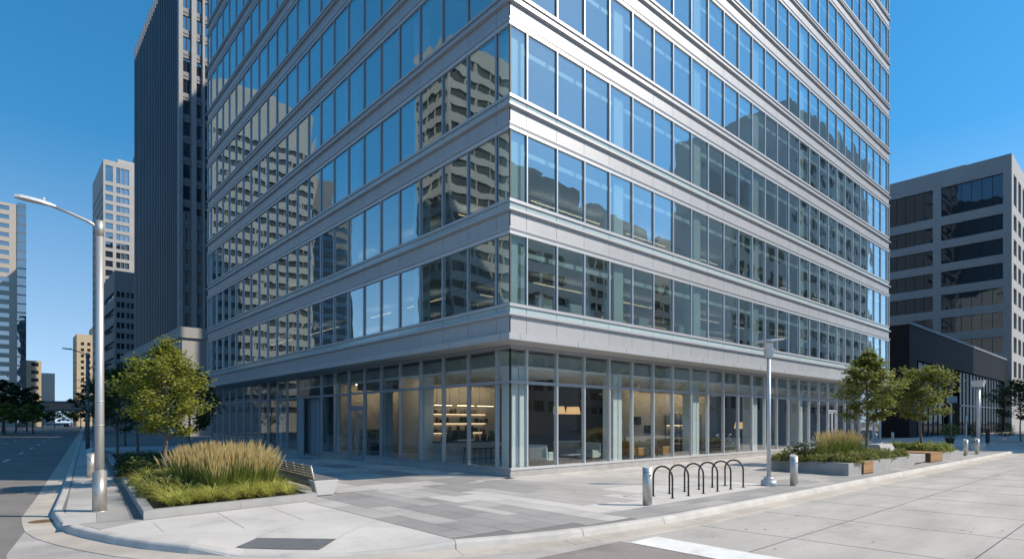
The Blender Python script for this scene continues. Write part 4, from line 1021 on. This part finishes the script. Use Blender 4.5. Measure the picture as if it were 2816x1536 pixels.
# ================================================================ THE CITY AROUND
G_dull = mat('dull_glass', (.045, .05, .055), .5, 0, .2, .1, spec=.2)
G_dark = glass('city_glass_dark', (0, 0, 0), .7, .13, 1.6, .05, .25, rcol=(.72, .88, 1), dark=(.012, .014, .017))
G_pav = glass('pavilion_glass', (0, 0, 0), .12, .04, 1.6, .05, .25, dark=(.012, .014, .017))
G_blue = glass('city_glass_blue', (0, 0, 0), .9, .34, 1.5, .05, .25, dark=(.015, .022, .03))
M_mir = mat('banded_stone', (.27, .275, .26), .75, 0, .06, .3)
M_beige = mat('beige_stone', (.44, .39, .33), .75, 0, .06, .3)
M_beige2 = mat('tan_concrete', (.46, .37, .25), .8, 0, .06, .3)
M_grey = mat('grey_concrete', (.37, .365, .355), .75, 0, .06, .4, fine=.06, fscale=6)
M_greyd = mat('dark_grey_stone', (.13, .135, .145), .6, 0, .08, .3)
M_darkrib = mat('dark_rib_metal', (.125, .14, .16), .45, .3, .1, .15)
M_pale = mat('pale_render', (.55, .54, .51), .8, 0, .05, .2)
M_blackst = mat('black_granite', (.02, .022, .026), .65, 0, .1, .5, spec=.05)
def facade(root, wall, win, f, c, u0, u1, z0, z1, rows, cols, t=.35, budget=100, per_row=False, label=None):
    """one wall plane: f='x-' (faces -X at x=c, u is y) or 'y-' (faces -Y at y=c, u is x); openings = rows x cols"""
    def bx(mb, a, b_, d0, d1, za, zb, m=0):
        if f == 'x-': mb.box(c+d0, c+d1, a, b_, za, zb, m)
        elif f == 'x+': mb.box(c-d1, c-d0, a, b_, za, zb, m)
        else: mb.box(a, b_, c+d0, c+d1, za, zb, m)
    z = z0
    for za, zb in rows:
        if za > z: bx(wall, u0, u1, 0, t, z, za)
        u = u0
        for a, b_ in cols:
            if a > u: bx(wall, u, a, 0, t, za, zb)
            u = b_
        if u < u1: bx(wall, u, u1, 0, t, za, zb)
        z = zb
    if z < z1: bx(wall, u0, u1, 0, t, z, z1)
    for za, zb in rows:
        if per_row:
            m = MB()
            for a, b_ in cols: bx(m, a, b_, t-.06, t-.02, za, zb)
            m.build('window_row', win, root)
        else:
            for a, b_ in cols:
                m = MB(); bx(m, a, b_, t-.06, t-.02, za, zb)
                n = max(1, round((b_-a)/1.9))
                o = m.build('window', win, root)
                if n > 1 and b_-a > 3:
                    mm = MB()
                    for k in range(1, n): q = a+(b_-a)*k/n; bx(mm, q-.04, q+.04, t-.12, t-.061, za, zb)
                    mm.build('window_bar', M_joint, o)
def building(name, lab, x0, x1, y0, y1, h, wallm, winm, rx=None, cx_=None, ry=None, cy_=None, per_row=True, t=.35, roof=None, east=None):
    root = thing(name, lab, 'building', ((x0+x1)/2, (y0+y1)/2, 0)); w_ = MB()
    w_.box(x0+t, x1-(t if east else 0), y0+t, y1, -.2, h-.4)
    if rx is not None: facade(root, w_, winm, 'x-', x0, y0, y1, -.2, h, rx, cx_, t, per_row=per_row)
    else: w_.box(x0, x0+t, y0, y1, -.2, h)
    if east: facade(root, w_, winm, 'x+', x1, y0, y1, -.2, h, east[0], east[1], t, per_row=per_row)
    if ry is not None: facade(root, w_, winm, 'y-', y0, x0+t, x1-(t if east else 0), -.2, h, ry, cy_, t, per_row=per_row)
    else: w_.box(x0+t, x1-(t if east else 0), y0, y0+t, -.2, h)
    w_.box(x0+t, x1-(t if east else 0), y1-.3, y1, h-.4, h)
    w_.build('wall', wallm, root)
    if roof:
        r_ = MB(); a, b_, c_, d_, hh = roof; r_.box(a, b_, c_, d_, h-.35, h+hh); r_.build('roof_house', wallm, root)
    return root
def rws(z0, pitch, hgt, n): return [(z0+pitch*k, z0+pitch*k+hgt) for k in range(n)]
def cls(u0, pitch, wid, n): return [(u0+pitch*k, u0+pitch*k+wid) for k in range(n)]
# grey office block at the right
GXp = 142.
rows = rws(6.2, 5.1, 3.35, 8)+[(47.2, 53.6)]
bay = [(6.3, 16.9), (18.4, 29), (30.5, 41)]
building('grey_office_block', 'grey concrete office block with dark strip windows behind the black pavilion', GXp, 190, 4.9, 44, 57.2, M_grey, G_dark, rows, bay, rows, cls(GXp+2.2, 5.6, 3.6, 8), False, .5, (150, 175, 14, 40, 3.))
# black pavilion
t = thing('black_pavilion', 'low black glass and granite pavilion before the grey office block', 'building', (100, 10, 0))
px0, px1, py0 = 73.4, 141, 5.6; H_ = 14.6
b = MB(); b.box(px0, px1, py0, py0+.6, 10.2, H_); b.box(px0, px0+.6, py0+.6, 40, 10.2, H_); b.box(px0, px0+3.4, py0, py0+.6, -.1, 10.19); b.box(px0, px0+.6, py0+.6, py0+4, -.1, 10.19); b.box(px0+20, px0+23, py0, py0+.6, -.1, 10.19); b.box(px1-2, px1, py0, py0+.6, -.1, 10.19)
for k in range(12): b.box(px0+.6, px0+.61, 0, 0.01, 0, .01)
b.build('wall', M_blackst, t)
b = MB(); b.box(px0-.1, px1, py0-.1, py0+.9, H_, H_+.35); b.box(px0-.1, px0+.9, py0+.9, 40, H_, H_+.35); b.build('parapet', mat('parapet_metal', (.17, .19, .22), .6, .1), t)
for a, b_ in ((px0+3.4, px0+20), (px0+29, px1-2)):
    m = MB(); m.box(a, b_, py0+.35, py0+.45, -.1, 10.19); o = m.build('window', G_pav, t)
    m = MB(); q = a+1.8
    while q < b_: m.box(q-.06, q+.06, py0+.25, py0+.349, -.1, 10.19); q += 2.6
    m.box(a, b_, py0+.2, py0+.249, 4.6, 4.8); m.build('window_bar', M_black, o)
m = MB(); m.box(px0+23, px0+29, py0+3.5, py0+3.7, -.1, 10.19); m.build('entrance_recess', M_black, t)
m = MB(); m.box(px0+.3, px0+.4, py0+4, 40, -.1, 10.19); o = m.build('window', G_dark, t)
m = MB(); m.box(px0+1, px1-1, py0+1, 40, H_-.5, H_-.1); m.build('roof', M_blackst, t)
# dark ribbed tower
DX, DY = 6.0, 80.3
t = thing('ribbed_tower', 'dark tower with close vertical ribs with a pale stone podium beside the office building', 'building', (DX+12, DY+18, 0))
TH = 73.5; b = MB(); b.box(DX+.5, DX+30, DY+.5, DY+36, 0, TH-1.2); b.build('wall', mat('dark_tower_body', (.055, .065, .08), .4, .2), t)
b = MB()
for k in range(27): y = DY+.9+1.33*k; b.box(DX-.1, DX+.5, y-.2, y+.2, 13, TH+.2)
b.build('rib', M_darkrib, t)
M_pier = mat('pier_stone', (.33, .33, .33), .6, .1)
for xa, xb in ((-.1, .45), (1.6, 2.25), (3.1, 3.4), (4.6, 5.2), (6.3, 6.6), (8, 8.6)):
    b = MB(); b.box(DX+xa, DX+xb, DY-.25, DY+.45, 12, TH); b.build('pier', M_pier, t)
M_spd = mat('tower_spandrel', (.22, .225, .235), .6, .1, .1)
for j in range(19):
    z = 13+3.15*j
    b = MB(); b.box(DX+.46, DX+22, DY+.12, DY+.44, z+2.0, z+3.1); b.box(DX+.46, DX+22, DY+.05, DY+.119, z+2.45, z+2.6); b.build('spandrel', M_spd, t)
    for xa, xb in ((.46, 1.59), (2.26, 3.09), (3.41, 4.59)):
        m = MB(); m.box(DX+xa, DX+xb, DY+.3, DY+.42, z-.05, z+2.0); o = m.build('window', G_blue, t)
        m = MB(); m.box(DX+(xa+xb)/2-.04, DX+(xa+xb)/2+.04, DY+.22, DY+.299, z-.05, z+2.0); m.build('window_bar', M_joint, o)
b = MB(); b.box(DX-.6, DX+34, DY-4.5, DY+46, 0, 13.9); b.box(DX-.9, DX+34, DY-4.8, DY+46, 13.9, 15.4); b.build('podium', M_grey, t)
b = MB()
for k in range(9): b.box(DX-.63, DX-.5, DY-2.6+4.8*k, DY-.4+4.8*k, 4.5, 12.4)
b.box(DX+3.2, DX+6.2, DY-4.53, DY-4.4, 5, 12.4); b.build('podium_window', G_dark, t)
# towers further up the left
def box_at(px0_, px1_, d): a = at(px0_, d); b_ = at(px1_, d); return a, b_
Bx, By = 7.0, 150.
M_palet = mat('pale_tower_stone', (.40, .38, .355), .7, 0, .05, .3, island=.05)
qx, qy = at(284, 168)
building('banded_stone_tower', 'pale stone tower with blue windows rising behind the dark ribbed tower', qx, qx+26, qy, qy+24, 77.5, M_palet, G_blue, rws(6, 2.72, 1.7, 24), cls(qy+1, 1.7, 1.0, 13), rws(6, 2.72, 1.75, 24)+[(71.4, 76)], [(qx+.5, qx+2.3), (qx+3.1, qx+4.1), (qx+4.17, qx+5.17), (qx+5.24, qx+6.3), (qx+8, qx+11)], True, .35, (qx+4, qx+20, qy+4, qy+18, 2.5))
bx_, by_ = at(315, 128)
building('grey_stone_block', 'shaded grey stone block with small square windows below the pale stone tower', bx_, bx_+22, by_, by_+26, 35.2, mat('shaded_block_stone', (.25, .25, .25), .7, 0, .06, .3), G_dark, rws(4, 3.6, 1.5, 8), [(by_+1, by_+24)], rws(2.2, 2.27, 1.2, 13), [(bx_+a, bx_+a+.62) for a in (.4, 1.22, 2.2, 3.02, 4., 4.82, 5.8, 6.6)])
tx_, ty_ = at(72, 235)
t = building('banded_beige_tower', 'beige banded office tower with a blue glass corner beyond the side street', tx_-40, tx_-2.8, ty_, ty_+26, 88.5, M_beige, G_blue, None, None, rws(4.4, 3.53, 1.75, 24), [(tx_-39, tx_-5.2)], True, .4)
m = MB(); m.box(tx_-2.79, tx_, ty_-.3, ty_+26, 0, 89.4); o = m.build('glass_corner', G_blue, t)
m = MB()
for k in range(25): m.box(tx_-2.79, tx_+.03, ty_-.36, ty_-.301, 3+3.53*k, 3.45+3.53*k)
m.build('glass_bar', M_greyd, o)
b1 = at(73, 262); building('tan_apartment_block', 'sunlit tan block with one column of windows far up the side street', b1[0]-12, b1[0]+5.2, b1[1], b1[1]+16, 29.5, M_beige2, G_dark, None, None, rws(13, 3.5, 1.6, 5), [(b1[0]+1.6, b1[0]+4.2)], True, .4)
b1 = at(117, 300); building('white_block', 'small white block at the far end of the side street', b1[0]-2, b1[0]+5, b1[1], b1[1]+14, 27, M_pale, G_dark, None, None, rws(4, 3.2, 1.6, 2), cls(b1[0]+.5, 1.6, .9, 3), True, .4)
b1 = at(211, 285); building('tan_hotel_tower', 'tall tan tower with many small windows far up the side street', b1[0], b1[0]+22, b1[1], b1[1]+18, 44.8, M_beige2, G_dark, rws(4, 2.95, 1.5, 13), cls(b1[1]+1, 2.6, 1.2, 6), rws(4, 2.95, 1.5, 13), cls(b1[0]+1.6, 2.55, 1.3, 8), True, .3, (b1[0]+6.5, b1[0]+20, b1[1]+2, b1[1]+16, 4.2))
# skywalk
a = at(-60, 160); c_ = at(262, 160); t = thing('skywalk', 'glazed footbridge crossing the side street far off', 'footbridge', (a[0], a[1], 0))
b = MB(); b.obox(a, c_, 4, 4.9, 5.4); b.build('deck', M_greyd, t)
b = MB(); b.obox(a, c_, 3.6, 5.41, 7.1); b.build('glazing', G_pav, t)
b = MB(); b.obox(a, c_, 4.4, 7.11, 7.6); b.build('roof', M_greyd, t)
# unseen towers added to cast shade, then the neighbours that fill the reflections
building('shade_tower', 'unseen tall tower added behind the silver office building to shade the ribbed tower', 47, 82, 33, 60, 101, M_greyd, G_dark, rws(5, 4, 2, 24), cls(34, 24, 22, 1), rws(5, 4, 2, 24), [(49, 81)])
building('shade_tower', 'unseen grey tower added behind the dark ribbed tower to shade the beige tower', 28, 58, 235, 262, 108, M_greyd, G_dark, rws(5, 4, 2, 24), cls(237, 24, 22, 1), rws(5, 4, 2, 24), [(29, 57)])
building('reflected_beige_tower', 'beige tower with dark strip windows mirrored at the far end of the shaded front', -43, -20.6, 115, 140, 73, M_mir, G_dull, None, None, rws(4, 2.75, 1.25, 22), cls(-42.6, 2.6, 2.42, 8), True, .3, (-36, -24, 119, 136, 3), east=(rws(4, 2.75, 1.25, 22), cls(116.2, 3.6, 3.3, 6)))
building('reflected_banded_tower', 'beige banded tower mirrored in the shaded front near the corner', -58, -36, 52, 60, 57.5, M_mir, G_dull, None, None, rws(4, 2.5, 1.3, 21), cls(-57.6, 2.7, 2.56, 8), True, .3, east=(rws(4, 2.5, 1.3, 21), cls(52.6, 2.4, 2.25, 3)))
building('reflected_dark_tower', 'dark stepped tower mirrored mid-way along the shaded front', -64, -46, 138, 160, 62, M_greyd, G_dark, None, None, rws(4, 3, 1.3, 18), cls(-63, 16, 15, 1), True, .3, (-60, -50, 142, 156, 8), east=(rws(4, 3, 1.3, 18), cls(139, 20, 19, 1)))
building('reflected_low_block', 'low stone block mirrored in the first office storey of the shaded front', -60, -33, 84, 104, 15, M_greyd, G_dark, None, None, rws(2, 3.6, 1.8, 3), cls(-59, 3, 1.8, 8), True, .3, east=(rws(2, 3.6, 1.8, 3), cls(85, 3, 1.8, 6)))
building('reflected_tan_block', 'small tan block mirrored low in the shaded front', -44, -30, 36, 48, 12, M_beige2, G_dark, None, None, rws(2, 3.6, 1.8, 2), cls(-43, 3, 1.8, 4), True, .3, east=(rws(2, 3.6, 1.8, 2), cls(37, 3, 1.8, 3)))
def far_side(name, lab, x0, x1, y0, y1, h, m):
    root = thing(name, lab, 'building', ((x0+x1)/2, (y0+y1)/2, 0)); w_ = MB(); t_ = .3
    w_.box(x0, x1, y0, y1-t_, -.2, h); n = int((h-6)/3.8); rr = rws(4, 3.8, 1.9, n); z = -.2
    cols = cls(x0+1, 3.4, 2.6, int((x1-x0-2)/3.4))
    for za, zb in rr:
        w_.box(x0, x1, y1-t_, y1, z, za); u = x0
        for a, b_ in cols: w_.box(u, a, y1-t_, y1, za, zb); u = b_
        w_.box(u, x1, y1-t_, y1, za, zb); z = zb
    w_.box(x0, x1, y1-t_, y1, z, h); w_.build('wall', mat('far_side_stone', (.58, .58, .56), .75, 0, .08, .3), root)
    for za, zb in rr:
        q = MB()
        for a, b_ in cols: q.box(a, b_, y1-t_+.001, y1-.2, za, zb)
        q.build('window_row', G_dull, root)
    q = MB(); q.box(x0+(x1-x0)*.2, x0+(x1-x0)*.7, y0+2, y1-4, h, h+3); q.build('roof_house', MATS['far_side_stone'], root)
far_side('south_block', 'grey block across the street mirrored near the corner of the sunlit front', 51, 69, -84, -60, 46, M_greyd)
far_side('south_block', 'grey block mirrored low in the middle of the sunlit front', 99, 126, -108, -85, 57, M_greyd)
far_side('south_block', 'long low grey block mirrored past the middle of the sunlit front', 108, 141, -84.5, -70, 47, M_greyd)
far_side('south_tower', 'grey tower across the street mirrored in the far half of the sunlit front', 90, 103, -52, -45, 52, M_greyd)
far_side('south_block', 'low grey block across the street whose shade falls on the far kerb', 62, 84, -34, -26, 33, M_greyd)
far_side('south_tower', 'broad grey tower across the street mirrored at the far end of the sunlit front', 103.5, 148, -62, -35, 66, M_greyd)

# cars far down the side street
def car(px, d, m, lab):
    x, y = at(px, d); t = thing('parked_car', lab, 'car', (x, y, -.14), -.1, 'cars at the far end of the side street')
    b = MB(); b.hexa([(-.9, -2.2), (.9, -2.2), (.9, 2.2), (-.9, 2.2)], .3, .85, top=[(-.82, -2.1), (.82, -2.1), (.82, 2.1), (-.82, 2.1)]); b.hexa([(-.78, -1.5), (.78, -1.5), (.78, 1.1), (-.78, 1.1)], 1.36, 1.45, top=[(-.6, -1.1), (.6, -1.1), (.6, .7), (-.6, .7)]); b.build('body', m, t, True, .05)
    b = MB(); b.hexa([(-.8, -1.7), (.8, -1.7), (.8, 1.3), (-.8, 1.3)], .851, 1.359, top=[(-.7, -1.3), (.7, -1.3), (.7, .9), (-.7, .9)]); b.build('window', G_dull, t, True)
    for sx in (-1, 1):
        for yy in (-1.4, 1.35):
            b = MB(); b.tube([(.7*sx, yy, .32), (.9*sx, yy, .32)], .32, 14); b.build('wheel', M_black, t, True)
for px, d, m, lab in ((136, 232, M_pale, 'white car at the far end of the side street, nearest the tan block'), (158, 238, M_lampgrey, 'silver car at the far end of the side street, in the middle'), (183, 226, M_black, 'black car at the far end of the side street near the kerb'), (171, 262, M_pale, 'white car at the far end of the side street, farthest')): car(px, d, m, lab)
# ================================================================ light, sky, camera
w = bpy.data.worlds.new('World'); scene.world = w; w.use_nodes = True
nt = w.node_tree; bg = nt.nodes['Background']
sky = nt.nodes.new('ShaderNodeTexSky'); sky.sky_type = 'NISHITA'; sky.sun_disc = False
sky.sun_elevation = ELEV; sky.sun_rotation = atan2(SUNH[0], SUNH[1]); sky.altitude = 50; sky.air_density = 1.; sky.dust_density = .1; sky.ozone_density = 2.
tcw = nt.nodes.new('ShaderNodeTexCoord'); mpw = nt.nodes.new('ShaderNodeVectorMath'); mpw.operation = 'MULTIPLY_ADD'
mpw.inputs[1].default_value = (1, 1, .78); mpw.inputs[2].default_value = (0, 0, .23)
nmw = nt.nodes.new('ShaderNodeVectorMath'); nmw.operation = 'NORMALIZE'
nt.links.new(tcw.outputs['Generated'], mpw.inputs[0]); nt.links.new(mpw.outputs[0], nmw.inputs[0]); nt.links.new(nmw.outputs[0], sky.inputs['Vector'])
hs = nt.nodes.new('ShaderNodeHueSaturation'); hs.inputs['Saturation'].default_value = 1.42; hs.inputs['Hue'].default_value = .488
sx = nt.nodes.new('ShaderNodeSeparateXYZ'); nt.links.new(tcw.outputs['Generated'], sx.inputs[0])
mr = nt.nodes.new('ShaderNodeMapRange'); mr.inputs['From Min'].default_value = 0; mr.inputs['From Max'].default_value = .38; mr.inputs['To Min'].default_value = .78; mr.inputs['To Max'].default_value = 1.36
nt.links.new(sx.outputs['Z'], mr.inputs['Value']); nt.links.new(mr.outputs['Result'], hs.inputs['Saturation'])
nt.links.new(sky.outputs[0], hs.inputs['Color']); nt.links.new(hs.outputs[0], bg.inputs['Color']); bg.inputs['Strength'].default_value = .15
sl = bpy.data.lights.new('sun', 'SUN'); sl.energy = 4.0; sl.angle = R(.53); sl.color = (1, .885, .735)
so = bpy.data.objects.new('sun', sl); COL.objects.link(so)
dv = Vector((SUNH[0]*cos(ELEV), SUNH[1]*cos(ELEV), sin(ELEV))); so.rotation_euler = dv.to_track_quat('Z', 'Y').to_euler(); so.location = (30, -40, 60)
cd = bpy.data.cameras.new('camera'); cam = bpy.data.objects.new('camera', cd); COL.objects.link(cam); scene.camera = cam
cd.sensor_width = 36; cd.sensor_fit = 'HORIZONTAL'; cd.lens = FPX/2816*36; cd.shift_y = (HOR-768)/2816; cd.clip_end = 3000; cd.clip_start = .1
cam.location = (CAM[0], CAM[1], EYE); cam.rotation_euler = (pi/2, 0, -atan2(ss, cc))
scene.view_settings.view_transform = 'Standard'; scene.view_settings.look = 'None'; scene.view_settings.exposure = .42; scene.view_settings.gamma = 1
scene.render.engine = 'CYCLES'
cy = scene.cycles; cy.use_denoising = True; cy.max_bounces = 10; cy.transparent_max_bounces = 12; cy.glossy_bounces = 4; cy.diffuse_bounces = 4; cy.sample_clamp_indirect = 6
